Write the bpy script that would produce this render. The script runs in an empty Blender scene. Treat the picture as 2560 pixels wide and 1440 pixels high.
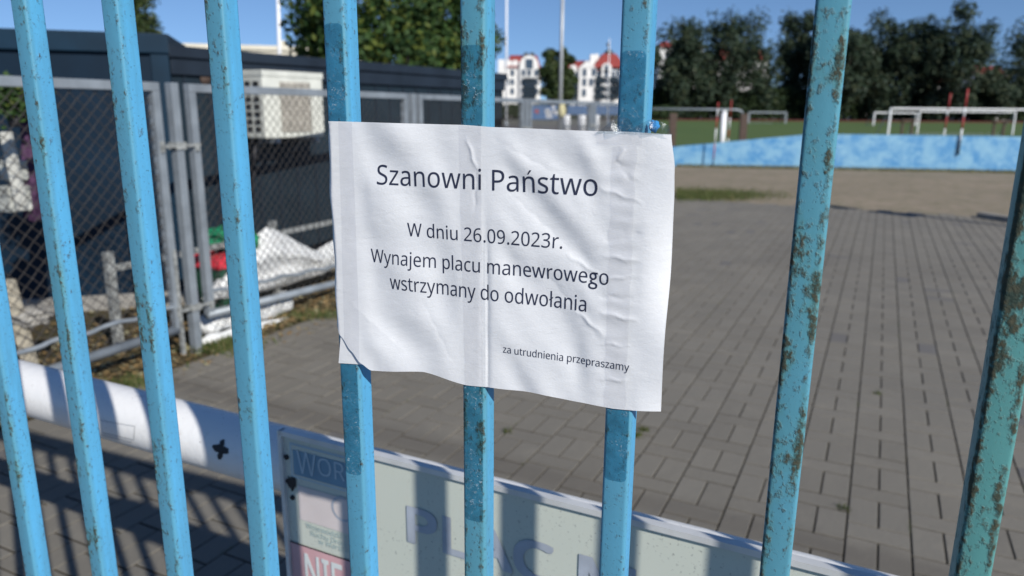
import bpy, bmesh, math, random
from mathutils import Vector, Matrix, noise
R = math.radians
sc = bpy.context.scene
col = sc.collection

# ---------------------------------------------------------------- camera
H = 1.40                      # height of the lens above the paving
F = 1850.0                    # focal length in photograph pixels (2560 wide)
up = Vector((65, 7690, 1850)).normalized()
fw = Vector((0, 0, -1))
yy = (fw - fw.dot(up) * up).normalized()
xx = yy.cross(up)
RM = Matrix((xx, yy, up))     # camera -> world
CAM = Vector((0, 0, H))
cd = bpy.data.cameras.new('camera')
cd.sensor_width = 36.0
cd.lens = F / 2560 * 36
cd.clip_start = 0.05
cd.clip_end = 2000
cd.dof.use_dof = True
cd.dof.focus_distance = 0.60
cd.dof.aperture_fstop = cd.lens / 3.7
cam = bpy.data.objects.new('camera', cd)
M4 = RM.to_4x4(); M4.translation = CAM
cam.matrix_world = M4
col.objects.link(cam)
sc.camera = cam

# ---------------------------------------------------------------- sky, sun, exposure
SUN_EL, SUN_AZ = 31.5, 145.0          # azimuth clockwise from +Y
w = bpy.data.worlds.new('World'); sc.world = w; w.use_nodes = True
nt = w.node_tree
bg = nt.nodes['Background']
sky = nt.nodes.new('ShaderNodeTexSky')
sky.sky_type = 'NISHITA'; sky.sun_disc = False
sky.sun_elevation = R(SUN_EL); sky.sun_rotation = R(SUN_AZ)
sky.air_density = 0.8; sky.dust_density = 0.0; sky.ozone_density = 5.5
# look a little higher into the sky model than the view direction: clean blue air down to the horizon
stc = nt.nodes.new('ShaderNodeTexCoord'); sad = nt.nodes.new('ShaderNodeVectorMath'); sad.operation = 'ADD'
sad.inputs[1].default_value = (0, 0, 0.08)
snm = nt.nodes.new('ShaderNodeVectorMath'); snm.operation = 'NORMALIZE'
nt.links.new(stc.outputs['Generated'], sad.inputs[0]); nt.links.new(sad.outputs[0], snm.inputs[0]); nt.links.new(snm.outputs[0], sky.inputs['Vector'])
nt.links.new(sky.outputs[0], bg.inputs[0])
bg.inputs[1].default_value = 0.087
sd = bpy.data.lights.new('sun', 'SUN'); sd.energy = 4.3; sd.angle = R(0.55)
sd.color = (1.0, 0.955, 0.88)
so = bpy.data.objects.new('sun', sd); col.objects.link(so)
ce = math.cos(R(SUN_EL))
TOSUN = Vector((math.sin(R(SUN_AZ)) * ce, math.cos(R(SUN_AZ)) * ce, math.sin(R(SUN_EL))))
so.rotation_euler = TOSUN.to_track_quat('Z', 'Y').to_euler()
so.location = (3, -4, 6)
sc.view_settings.view_transform = 'Standard'
sc.view_settings.look = 'None'
sc.view_settings.exposure = 0.32
sc.view_settings.gamma = 1.0

# ---------------------------------------------------------------- surveying helpers (pixel of the 2560x1440 photo -> point in the world)
def ray(px, py):
    return RM @ Vector(((px - 1280) / F, (720 - py) / F, -1))
def gp(px, py, z=0.0):
    d = ray(px, py); t = (z - H) / d.z
    return CAM + d * t
def at(px, py, D):
    d = ray(px, py); return CAM + d * (D / d.y)
def on_plane(px, py, P, n):
    d = ray(px, py); t = (P - CAM).dot(n) / d.dot(n)
    return CAM + d * t
Z = Vector((0, 0, 1))

# ---------------------------------------------------------------- node / material helpers
def mk(name):
    m = bpy.data.materials.new(name); m.use_nodes = True
    n = m.node_tree.nodes; b = n['Principled BSDF']
    return m, m.node_tree, b
def N(t, typ, **kw):
    n = t.nodes.new(typ)
    for k, v in kw.items():
        if k.startswith('i_'): n.inputs[k[2:].replace('_', ' ')].default_value = v
        else: setattr(n, k, v)
    return n
def L(t, a, b): t.links.new(a, b)
def coords(t, scale=(1, 1, 1), kind='Object', rnd=False):
    tc = N(t, 'ShaderNodeTexCoord')
    mp = N(t, 'ShaderNodeMapping'); mp.inputs['Scale'].default_value = scale
    L(t, tc.outputs[kind], mp.inputs['Vector'])
    if rnd:
        oi = N(t, 'ShaderNodeObjectInfo')
        mu = N(t, 'ShaderNodeMath', operation='MULTIPLY'); mu.inputs[1].default_value = 37.0
        L(t, oi.outputs['Random'], mu.inputs[0]); L(t, mu.outputs[0], mp.inputs['Location'])
    return mp.outputs[0]
def noi(t, vec, scale, detail=4, rough=.55, dist=0):
    n = N(t, 'ShaderNodeTexNoise'); n.inputs['Scale'].default_value = scale
    n.inputs['Detail'].default_value = detail; n.inputs['Roughness'].default_value = rough
    n.inputs['Distortion'].default_value = dist
    L(t, vec, n.inputs['Vector']); return n.outputs['Fac']
def ramp(t, fac, a, b, ca=(0, 0, 0, 1), cb=(1, 1, 1, 1)):
    r = N(t, 'ShaderNodeValToRGB'); e = r.color_ramp.elements
    e[0].position = a; e[1].position = b; e[0].color = ca; e[1].color = cb
    L(t, fac, r.inputs['Fac']); return r.outputs['Color']
def mix(t, fac, a, b, mode='MIX'):
    m = N(t, 'ShaderNodeMix', data_type='RGBA', blend_type=mode)
    if isinstance(fac, (int, float)): m.inputs[0].default_value = fac
    else: L(t, fac, m.inputs[0])
    for s, v in ((6, a), (7, b)):
        if isinstance(v, tuple): m.inputs[s].default_value = (*v[:3], 1)
        else: L(t, v, m.inputs[s])
    return m.outputs[2]
def mth(t, op, a, b=None, clamp=False):
    m = N(t, 'ShaderNodeMath', operation=op); m.use_clamp = clamp
    for s, v in ((0, a), (1, b)):
        if v is None: continue
        if isinstance(v, (int, float)): m.inputs[s].default_value = v
        else: L(t, v, m.inputs[s])
    return m.outputs[0]
def bump(t, b, h, dist=.001, strength=1.0):
    n = N(t, 'ShaderNodeBump'); n.inputs['Distance'].default_value = dist; n.inputs['Strength'].default_value = strength
    L(t, h, n.inputs['Height']); L(t, n.outputs[0], b.inputs['Normal']); return n
def simple(name, c, rough=.6, var=.25, scale=6.0, metal=0.0, bmp=0.0, c2=None, spec=.5):
    m, t, b = mk(name)
    v = coords(t)
    f = noi(t, v, scale, 5)
    lo = tuple(x * (1 - var) for x in c); hi = c2 if c2 else tuple(min(1, x * (1 + var)) for x in c)
    L(t, ramp(t, f, .32, .68, (*lo, 1), (*hi, 1)), b.inputs['Base Color'])
    b.inputs['Roughness'].default_value = rough; b.inputs['Metallic'].default_value = metal
    b.inputs['Specular IOR Level'].default_value = spec
    if bmp: bump(t, b, noi(t, v, scale * 6, 4), bmp)
    return m

# ---------------------------------------------------------------- mesh helpers
class MB:
    def __init__(s): s.v = []; s.f = []; s.sm = []
    def add(s, vs, fs, smooth=False):
        o = len(s.v); s.v += [tuple(v) for v in vs]
        s.f += [tuple(i + o for i in f) for f in fs]; s.sm += [smooth] * len(fs); return s
    def box(s, a, b):
        (x0, y0, z0), (x1, y1, z1) = a, b
        return s.add([(x0, y0, z0), (x1, y0, z0), (x1, y1, z0), (x0, y1, z0), (x0, y0, z1), (x1, y0, z1), (x1, y1, z1), (x0, y1, z1)],
                     [(0, 3, 2, 1), (4, 5, 6, 7), (0, 1, 5, 4), (1, 2, 6, 5), (2, 3, 7, 6), (3, 0, 4, 7)])
    def tube(s, pts, r, n=10, caps=True, r1=None):
        pts = [Vector(p) for p in pts]; k = len(pts); vs = []; fs = []
        for i, p in enumerate(pts):
            d = (pts[min(i + 1, k - 1)] - pts[max(i - 1, 0)]).normalized()
            a = Vector((0, 0, 1)) if abs(d.z) < .9 else Vector((1, 0, 0))
            u = d.cross(a).normalized(); w_ = d.cross(u)
            rr = r if r1 is None else r + (r1 - r) * i / (k - 1)
            for j in range(n):
                an = 2 * math.pi * j / n
                vs.append(p + u * math.cos(an) * rr + w_ * math.sin(an) * rr)
        for i in range(k - 1):
            for j in range(n):
                fs.append((i * n + j, i * n + (j + 1) % n, (i + 1) * n + (j + 1) % n, (i + 1) * n + j))
        if caps: fs += [tuple(range(n - 1, -1, -1)), tuple(range((k - 1) * n, k * n))]
        return s.add(vs, fs, True)
    def bar(s, a, b, wd, hd=None):           # rectangular bar between two points
        a = Vector(a); b = Vector(b); hd = hd or wd; d = (b - a).normalized()
        q = Vector((0, 0, 1)) if abs(d.z) < .9 else Vector((0, 1, 0))
        u = d.cross(q).normalized() * wd / 2; v = u.cross(d).normalized() * hd / 2
        vs = [p + sx * u + sy * v for p in (a, b) for sx, sy in ((-1, -1), (1, -1), (1, 1), (-1, 1))]
        return s.add(vs, [(3, 2, 1, 0), (4, 5, 6, 7), (0, 1, 5, 4), (1, 2, 6, 5), (2, 3, 7, 6), (3, 0, 4, 7)])
    def prism(s, poly, y0, y1):              # polygon in xz extruded along y
        n = len(poly)
        vs = [(x, y0, z) for x, z in poly] + [(x, y1, z) for x, z in poly]
        return s.add(vs, [tuple(range(n)), tuple(range(2 * n - 1, n - 1, -1))] + [(i, i + n, (i + 1) % n + n, (i + 1) % n) for i in range(n)])
    def build(s, name, mat, parent=None, loc=None, rz=0.0, bevel=0.0, link=True):
        me = bpy.data.meshes.new(name); me.from_pydata(s.v, [], s.f); me.validate()
        if any(s.sm) and len(me.polygons) == len(s.sm): me.polygons.foreach_set('use_smooth', s.sm)
        bm = bmesh.new(); bm.from_mesh(me); bmesh.ops.recalc_face_normals(bm, faces=bm.faces)
        if bevel:
            bmesh.ops.bevel(bm, geom=[e for e in bm.edges if len(e.link_faces) == 2 and e.calc_face_angle(0) > .6], offset=bevel, segments=2, affect='EDGES', profile=.6)
        bm.to_mesh(me); bm.free(); me.update()
        if mat: me.materials.append(mat)
        o = bpy.data.objects.new(name, me)
        if link: col.objects.link(o)
        if parent: o.parent = parent
        if loc is not None: o.location = loc
        o.rotation_euler.z = rz
        return o
def tag(o, label=None, cat=None, group=None, kind=None):
    if label: o['label'] = label
    if cat: o['category'] = cat
    if group: o['group'] = group
    if kind: o['kind'] = kind
    return o
def empty(name, loc, rz=0, label=None, cat=None, group=None):
    o = bpy.data.objects.new(name, None); o.empty_display_size = .1
    o.location = loc; o.rotation_euler.z = rz; col.objects.link(o)
    return tag(o, label, cat, group)
def S(o): return tag(o, kind='structure')
def dirz(d): return math.atan2(d.y, d.x)

# ---------------------------------------------------------------- key lines of the place
FD = Vector((0.9233, -0.3843, 0)).normalized()       # along the blue fence, to the right
FN = Vector((FD.y, -FD.x, 0)) * 1.0                 # towards the camera
if FN.y > 0: FN = -FN
SP = 0.1232                                         # bar spacing
def fence_pt(i):
    Zi = 0.826 * (1 - 0.0573 * i)
    u = 1e5 / (31.155 - 1.785 * i)
    return Vector(((u - 3307 - 1280) / 1903 * Zi, Zi, 0))
P5 = fence_pt(5)
BW = 0.0210
def fq(px, py, off=BW / 2 + .0012):                 # pixel -> (q along fence from bar 5, z) on the fence front plane
    p = on_plane(px, py, P5 + FN * off, FN)
    return (p - P5).dot(FD), p.z
def fpoint(q, z, off): return P5 + FD * q + FN * off + Z * z
RZ_F = dirz(FD)

# boom line
BA = Vector((-.506, 1.200, 0.83)); BD = Vector((.899, -.438, 0)).normalized(); BN = Vector((BD.y, -BD.x, 0))
if BN.y > 0: BN = -BN
BR = .0525

# grey chain link fence line
CD = Vector((.400, .9165, 0)).normalized()
C0 = Vector((-1.876, 4.20, 0))
# paving direction
VD = Vector((.440, .898, 0)).normalized(); VP_ = Vector((VD.y, -VD.x, 0))
# ---------------------------------------------------------------- materials
def mat_bar(tape=False):
    m, t, b = mk('blue_bar_paint')
    tc = N(t, 'ShaderNodeTexCoord')
    oi = N(t, 'ShaderNodeObjectInfo')
    off = mth(t, 'MULTIPLY', oi.outputs['Random'], 61.0)
    v = N(t, 'ShaderNodeVectorMath', operation='ADD'); L(t, tc.outputs['Object'], v.inputs[0])
    cmb = N(t, 'ShaderNodeCombineXYZ'); L(t, off, cmb.inputs[2]); L(t, off, cmb.inputs[0])
    # shift only z by a per-bar amount so that the edges keep their place
    cz = N(t, 'ShaderNodeCombineXYZ'); L(t, off, cz.inputs[2]); L(t, cz.outputs[0], v.inputs[1])
    P = v.outputs[0]
    sc_ = N(t, 'ShaderNodeSeparateColor'); L(t, oi.outputs['Color'], sc_.inputs[0])
    amt = mth(t, 'MULTIPLY', sc_.outputs[0], 2.0)                      # object colour red = how rusty this bar is
    sx = N(t, 'ShaderNodeSeparateXYZ'); L(t, tc.outputs['Object'], sx.inputs[0])
    ml = N(t, 'ShaderNodeMapRange', interpolation_type='SMOOTHSTEP'); L(t, sx.outputs[0], ml.inputs[0])
    ml.inputs[1].default_value = -.0015; ml.inputs[2].default_value = -.0098
    mr = N(t, 'ShaderNodeMapRange', interpolation_type='SMOOTHSTEP'); L(t, mth(t, 'ABSOLUTE', mth(t, 'SUBTRACT', sx.outputs[0], .0072)), mr.inputs[0])
    mr.inputs[1].default_value = .004; mr.inputs[2].default_value = .0004
    mf = N(t, 'ShaderNodeMapRange'); L(t, sx.outputs[1], mf.inputs[0])          # 1 on the front face only
    mf.inputs[1].default_value = -.004; mf.inputs[2].default_value = -.0095
    edge = mth(t, 'MULTIPLY', mth(t, 'MAXIMUM', ml.outputs[0], mth(t, 'MULTIPLY', mr.outputs[0], .8)), mf.outputs[0])
    def strech(sxy, sz):
        mp = N(t, 'ShaderNodeMapping'); mp.inputs['Scale'].default_value = (sxy, sxy, sz); L(t, P, mp.inputs['Vector']); return mp.outputs[0]
    n1 = noi(t, strech(1, .42), 62, 4, .6)
    n2 = noi(t, strech(1, .7), 330, 4, .6)
    n3 = noi(t, strech(1, .75), 175, 4, .6)
    n0 = noi(t, strech(.3, .3), 26, 2, .5)
    reg = mth(t, 'ADD', mth(t, 'MULTIPLY', ramp(t, n1, .42, .66), .55), mth(t, 'MULTIPLY', edge, .42))
    reg = mth(t, 'MULTIPLY', reg, mth(t, 'ADD', .35, mth(t, 'MULTIPLY', ramp(t, n0, .38, .62), .9)))
    reg = mth(t, 'MULTIPLY', reg, mth(t, 'ADD', .50, mth(t, 'MULTIPLY', mth(t, 'POWER', amt, 1.35), 1.05)))
    reg = mth(t, 'MULTIPLY', reg, mth(t, 'ADD', .45, mth(t, 'MULTIPLY', mf.outputs[0], .55)))
    s = mth(t, 'ADD', mth(t, 'ADD', mth(t, 'MULTIPLY', n3, .5), mth(t, 'MULTIPLY', n2, .5)), mth(t, 'MULTIPLY', reg, .185))
    halo = ramp(t, mth(t, 'ADD', mth(t, 'MULTIPLY', reg, .55), mth(t, 'MULTIPLY', s, .5)), .47, .92)
    rust = ramp(t, s, .590, .735)
    pit = noi(t, P, 520, 2, .5)
    pits = ramp(t, pit, .67, .71)
    paint = mix(t, noi(t, strech(1, .3), 40, 4), (.080, .335, .585), (.100, .385, .650))
    grime = noi(t, strech(1, .10), 70, 5, .65)
    paint = mix(t, mth(t, 'MULTIPLY', ramp(t, grime, .42, .70), .5), paint, (.075, .22, .33))
    paint = mix(t, mth(t, 'MULTIPLY', mf.outputs[0], mth(t, 'ADD', .55, mth(t, 'MULTIPLY', n0, .6))), paint, (.085, .265, .370))  # front face toned darker and greyer: its weaker sunlight put into the colour
    wash = ramp(t, mth(t, 'MULTIPLY', mth(t, 'ADD', amt, mth(t, 'MULTIPLY', n0, .8)), .4), .42, .84)
    paint = mix(t, mth(t, 'MULTIPLY', wash, .75), paint, (.085, .25, .205))
    patina = mix(t, n2, (.060, .195, .205), (.12, .285, .27))
    c = mix(t, mth(t, 'MULTIPLY', halo, .75), paint, patina)
    c = mix(t, mth(t, 'MULTIPLY', rust, .9), c, mix(t, ramp(t, n2, .42, .66), (.022, .028, .017), (.060, .042, .018)))
    c = mix(t, mth(t, 'MULTIPLY', pits, .55), c, (.04, .10, .12))
    L(t, c, b.inputs['Base Color'])
    L(t, mix(t, rust, (.42,) * 3, (.9,) * 3), b.inputs['Roughness'])
    b.inputs['Specular IOR Level'].default_value = .35
    hh = mth(t, 'ADD', mth(t, 'MULTIPLY', n3, .35), mth(t, 'MULTIPLY', pits, -.35))
    hh = mth(t, 'ADD', hh, mth(t, 'MULTIPLY', rust, mth(t, 'MULTIPLY', pit, 1.6)))
    bump(t, b, hh, .0006, .8)
    return m
M = {}
M['bar'] = mat_bar()
def mat_paper():
    m, t, b = mk('notice_paper')
    v = coords(t, (1, 1, 1.7))
    c = mix(t, noi(t, v, 30, 3), (.80, .81, .825), (.84, .85, .865))
    L(t, c, b.inputs['Base Color']); b.inputs['Roughness'].default_value = .62
    b.inputs['Specular IOR Level'].default_value = .3
    tc = N(t, 'ShaderNodeTexCoord'); m1 = N(t, 'ShaderNodeMapping'); m1.inputs['Rotation'].default_value = (0, R(22), 0)
    L(t, tc.outputs['Object'], m1.inputs['Vector']); m2 = N(t, 'ShaderNodeMapping'); m2.inputs['Scale'].default_value = (.50, 1, 1.35); L(t, m1.outputs[0], m2.inputs['Vector'])
    sv = m2.outputs[0]
    h = mth(t, 'ADD', mth(t, 'MULTIPLY', noi(t, sv, 170, 4, .6, .3), .60), mth(t, 'MULTIPLY', noi(t, v, 620, 2), .22))
    h = mth(t, 'ADD', h, mth(t, 'MULTIPLY', noi(t, sv, 60, 3, .55, .5), 1.1))
    bump(t, b, h, .0011, .46)
    tr = N(t, 'ShaderNodeBsdfTranslucent'); tr.inputs[0].default_value = (.8, .8, .85, 1)
    ms = N(t, 'ShaderNodeMixShader'); ms.inputs[0].default_value = .12
    out = t.nodes['Material Output']
    L(t, b.outputs[0], ms.inputs[1]); L(t, tr.outputs[0], ms.inputs[2]); L(t, ms.outputs[0], out.inputs[0])
    return m
M['paper'] = mat_paper()
M['ink'] = simple('printed_ink', (.018, .024, .055), .7, .1, 60)
def mat_tape(name, tint, gloss=.08, streak=.3, rough=.25, sc_=260, white=(.45, .62, .72), mot=.82):
    m, t, b = mk(name)
    out = t.nodes['Material Output']
    v = coords(t)
    tr = N(t, 'ShaderNodeBsdfTransparent')
    f = noi(t, v, 90, 5, .65, .8)
    L(t, mix(t, ramp(t, f, .35, .65), tuple(x * mot for x in tint), tint), tr.inputs[0])
    gl = N(t, 'ShaderNodeBsdfGlossy'); gl.inputs['Roughness'].default_value = rough; gl.inputs[0].default_value = (.9, .95, 1, 1)
    bn = N(t, 'ShaderNodeBump'); bn.inputs['Distance'].default_value = .0008
    L(t, mth(t, 'ADD', noi(t, v, sc_, 4, .7), mth(t, 'MULTIPLY', noi(t, v, 60, 3, .6, 1.5), 1.5)), bn.inputs['Height']); L(t, bn.outputs[0], gl.inputs['Normal'])
    m1 = N(t, 'ShaderNodeMixShader'); m1.inputs[0].default_value = gloss
    L(t, tr.outputs[0], m1.inputs[1]); L(t, gl.outputs[0], m1.inputs[2])
    df = N(t, 'ShaderNodeBsdfDiffuse'); df.inputs[0].default_value = (*white, 1)
    m2 = N(t, 'ShaderNodeMixShader')
    L(t, mth(t, 'MULTIPLY', ramp(t, noi(t, v, 330, 5, .7, 1.2), .56, .70), mth(t, 'MULTIPLY', ramp(t, noi(t, v, 45, 2), .45, .6), streak)), m2.inputs[0])
    L(t, m1.outputs[0], m2.inputs[1]); L(t, df.outputs[0], m2.inputs[2]); L(t, m2.outputs[0], out.inputs[0])
    return m
M['tape_bar'] = mat_tape('wet_clear_tape', (.63, .84, .90), .07, .9)
M['tape_pap'] = mat_tape('clear_tape_on_paper', (.968, .968, .976), .035, .04, .3, 200, (.8, .82, .86), .975)
M['tape_loose'] = mat_tape('loose_clear_tape', (.88, .92, .94), .10, .22, .3, 300, (.7, .76, .82))
M['putty'] = simple('blue_putty', (.05, .30, .68), .85, .2, 200, bmp=.001, spec=.2)
M['galv'] = simple('galvanised_steel', (.235, .265, .295), .48, .18, 9, metal=.25)
M['galv_dirty'] = simple('weathered_galvanised_steel', (.24, .25, .245), .6, .55, 30, metal=.1, bmp=.001)
M['wire'] = simple('mesh_wire', (.055, .051, .049), .7, .2, 20, spec=.2)
M['wire_l'] = simple('bright_mesh_wire', (.16, .165, .17), .6, .2, 20, spec=.3)
def mat_boom():
    m, t, b = mk('white_boom_paint'); v = coords(t)
    c = mix(t, noi(t, v, 3, 4), (.77, .77, .76), (.81, .81, .81))
    c = mix(t, mth(t, 'MULTIPLY', ramp(t, noi(t, v, 30, 5, .7, .5), .60, .70), .45), c, (.50, .49, .45))
    c = mix(t, ramp(t, noi(t, v, 240, 2), .72, .75), c, (.2, .19, .17))
    L(t, c, b.inputs['Base Color']); b.inputs['Roughness'].default_value = .36; bump(t, b, noi(t, v, 60, 3), .0008); return m
M['boom'] = mat_boom()
M['black'] = simple('black_marking', (.015, .015, .02), .6, .2, 50)
def mat_sign():
    m, t, b = mk('sign_sheet')
    v = coords(t)
    c = mix(t, noi(t, v, 6, 4), (.52, .56, .50), (.58, .61, .54))
    sp = ramp(t, noi(t, v, 190, 3, .7), .60, .66)
    ar = ramp(t, noi(t, v, 9, 3), .42, .62)
    c = mix(t, mth(t, 'MULTIPLY', mth(t, 'MULTIPLY', sp, ar), .7), c, (.10, .11, .12))
    L(t, c, b.inputs['Base Color']); b.inputs['Roughness'].default_value = .38
    return m
M['sign'] = mat_sign()
M['sign_edge'] = simple('aluminium_edge', (.62, .63, .63), .35, .1, 20, metal=.2)
M['sign_blue'] = simple('faded_blue_print', (.17, .30, .41), .5, .12, 12)
M['sign_pink'] = simple('faded_red_print', (.60, .36, .38), .5, .12, 8)
M['sign_pale'] = simple('pale_print', (.62, .56, .55), .5, .06, 12)
M['sign_lav'] = simple('faded_navy_letters', (.37, .41, .475), .5, .12, 25)
M['sign_white'] = simple('white_letters', (.62, .66, .66), .5, .08, 25)
M['sign_teal'] = simple('faded_small_letters', (.42, .53, .52), .5, .08, 25)
M['sign_bline'] = simple('thin_blue_outline', (.40, .52, .60), .5, .08, 25)
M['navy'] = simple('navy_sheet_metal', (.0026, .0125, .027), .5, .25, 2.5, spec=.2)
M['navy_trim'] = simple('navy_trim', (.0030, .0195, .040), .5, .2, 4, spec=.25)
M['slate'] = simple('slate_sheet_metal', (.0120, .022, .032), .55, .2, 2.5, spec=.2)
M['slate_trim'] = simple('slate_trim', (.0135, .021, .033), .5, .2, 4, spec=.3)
M['concrete'] = simple('concrete', (.26, .25, .23), .9, .25, 8, bmp=.004)
M['cream'] = simple('cream_render', (.62, .58, .48), .85, .08, 1)
M['white_wall'] = simple('white_render', (.72, .71, .69), .85, .06, .5)
M['white_pl'] = simple('white_casing', (.56, .57, .52), .45, .1, 10)
M['grille'] = simple('dusty_grille', (.36, .34, .30), .7, .25, 30, bmp=.003)
M['dark'] = simple('dark_opening', (.02, .022, .025), .5, .2, 10)
M['glass'] = simple('window_glass', (.05, .075, .11), .15, .3, 3)
M['roof_red'] = simple('red_roof_tiles', (.27, .045, .038), .75, .18, 2)
M['roof_dark'] = simple('dark_copper', (.05, .055, .06), .5, .2, 2)
M['pole_white'] = simple('white_pole', (.75, .76, .78), .4, .05, 4)
M['pole_grey'] = simple('grey_mast', (.38, .40, .42), .45, .1, 4, metal=.3)
M['red'] = simple('red_paint', (.34, .035, .035), .6, .15, 20)
M['red_pl'] = simple('red_plastic', (.62, .04, .06), .45, .12, 20)
M['green_pl'] = simple('green_plastic', (.01, .24, .11), .5, .3, 14, bmp=.02)
M['yellow'] = simple('cream_plastic_bag', (.68, .62, .34), .6, .1, 10)
M['brown'] = simple('brown_rusty_post', (.07, .045, .035), .8, .3, 20)
M['blue_banner'] = simple('blue_banner', (.045, .12, .27), .6, .2, 3)
M['purple'] = simple('dark_purple_cloth', (.055, .02, .06), .8, .3, 20)
def mat_bluewall():
    m, t, b = mk('mottled_blue_wall')
    v = coords(t, (1, 1, 1.2))
    f = noi(t, v, 2.6, 4, .55, .2); g = noi(t, v, 9, 5, .65)
    c = mix(t, ramp(t, f, .40, .60), (.060, .245, .50), (.185, .39, .57))
    mpb = N(t, 'ShaderNodeMapping'); mpb.inputs['Rotation'].default_value = (R(90), 0, 0); L(t, v, mpb.inputs['Vector'])
    bk = N(t, 'ShaderNodeTexBrick'); L(t, mpb.outputs[0], bk.inputs['Vector']); bk.inputs['Scale'].default_value = 1.7; bk.inputs['Mortar Size'].default_value = .006
    bk.inputs['Color1'].default_value = (0, 0, 0, 1); bk.inputs['Color2'].default_value = (1, 1, 1, 1); bk.inputs['Mortar'].default_value = (.1, .1, .1, 1)
    c = mix(t, mth(t, 'MULTIPLY', bk.outputs['Color'], mth(t, 'MULTIPLY', g, .55)), c, (.27, .47, .60))
    c = mix(t, mth(t, 'MULTIPLY', ramp(t, g, .50, .66), .5), c, (.29, .50, .64))
    c = mix(t, ramp(t, noi(t, v, 11, 4, .6), .70, .74), c, (.50, .52, .50))
    L(t, c, b.inputs['Base Color']); b.inputs['Roughness'].default_value = .75
    bump(t, b, g, .01)
    return m
M['bluewall'] = mat_bluewall()
def mat_tarp():
    m, t, b = mk('white_woven_sheet')
    v = coords(t)
    L(t, mix(t, noi(t, v, 12, 4), (.66, .68, .68), (.80, .80, .79)), b.inputs['Base Color']); b.inputs['Roughness'].default_value = .6
    bump(t, b, noi(t, v, 34, 4, .6, .5), .02)
    return m
M['tarp'] = mat_tarp()
def mat_paver():
    m, t, b = mk('concrete_pavers')
    v = coords(t)
    g = N(t, 'ShaderNodeNewGeometry')
    r_ = g.outputs['Random Per Island']
    c = mix(t, mth(t, 'ADD', mth(t, 'MULTIPLY', r_, .6), mth(t, 'MULTIPLY', noi(t, v, .9, 3), .4)), (.172, .158, .130), (.228, .212, .178))
    c = mix(t, mth(t, 'GREATER_THAN', r_, .986), c, (.138, .132, .128))
    c = mix(t, mth(t, 'MULTIPLY', ramp(t, noi(t, v, 1.3, 4), .35, .7), .35), c, (.135, .130, .118))
    c = mix(t, mth(t, 'MULTIPLY', noi(t, v, 55, 4, .7), .45), c, (.10, .092, .084))
    c = mix(t, ramp(t, noi(t, v, 210, 3, .6), .68, .74), c, (.34, .32, .29))
    c = mix(t, mth(t, 'MULTIPLY', ramp(t, noi(t, v, .45, 5, .65, .6), .50, .68), .35), c, (.115, .104, .088))
    c = mix(t, mth(t, 'MULTIPLY', ramp(t, noi(t, v, 2.2, 6, .7), .56, .72), .4), c, (.27, .245, .20))
    # dirty run-off strip that lies in front of the gate
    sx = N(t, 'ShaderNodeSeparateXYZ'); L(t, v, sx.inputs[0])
    a = Vector((-.603, 3.04)); d = Vector((1.077, -.56)).normalized(); n_ = Vector((-d.y, d.x)); k = a.dot(n_)
    dist = mth(t, 'SUBTRACT', mth(t, 'ADD', mth(t, 'MULTIPLY', sx.outputs[0], n_.x), mth(t, 'MULTIPLY', sx.outputs[1], n_.y)), k)
    dist = mth(t, 'ADD', mth(t, 'ABSOLUTE', dist), mth(t, 'MULTIPLY', noi(t, v, 7, 3), .05))
    st = ramp(t, dist, .06, .15, (1, 1, 1, 1), (0, 0, 0, 1))
    c = mix(t, mth(t, 'MULTIPLY', st, .42), c, (.075, .065, .055))
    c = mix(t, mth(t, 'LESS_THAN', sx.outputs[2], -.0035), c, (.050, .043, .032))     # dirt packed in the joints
    L(t, c, b.inputs['Base Color']); b.inputs['Roughness'].default_value = .85
    bump(t, b, mth(t, 'ADD', noi(t, v, 120, 5, .7), noi(t, v, 18, 3)), .004, .6)
    return m
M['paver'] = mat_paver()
def mat_ground(name, cols, sc1, sc2, bmp=.02):
    m, t, b = mk(name); v = coords(t)
    c = mix(t, ramp(t, noi(t, v, sc1, 5, .6), .36, .64), cols[0], cols[1])
    c = mix(t, mth(t, 'MULTIPLY', ramp(t, noi(t, v, sc2, 5, .7), .45, .66), .7), c, cols[2])
    L(t, c, b.inputs['Base Color']); b.inputs['Roughness'].default_value = .95
    b.inputs['Specular IOR Level'].default_value = .15
    bump(t, b, noi(t, v, sc2, 5, .7), bmp)
    return m
M['joint'] = mat_ground('joint_sand', ((.040, .034, .026), (.062, .050, .036), (.045, .055, .025)), 3, 40, .004)
M['soil'] = mat_ground('leafy_soil', ((.075, .058, .036), (.12, .092, .055), (.055, .07, .025)), 3, 26, .03)
M['sand'] = mat_ground('bare_sandy_ground', ((.285, .235, .18), (.235, .20, .15), (.165, .155, .095)), .7, 4, .03)
M['field'] = mat_ground('sports_turf', ((.070, .115, .036), (.085, .13, .042), (.09, .12, .045)), .12, 1.5, .02)
M['track'] = mat_ground('red_running_track', ((.16, .045, .035), (.14, .04, .035), (.12, .04, .03)), .2, 3, .005)
M['far'] = mat_ground('far_ground', ((.15, .145, .125), (.17, .16, .14), (.10, .12, .06)), .08, 1, .02)
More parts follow.
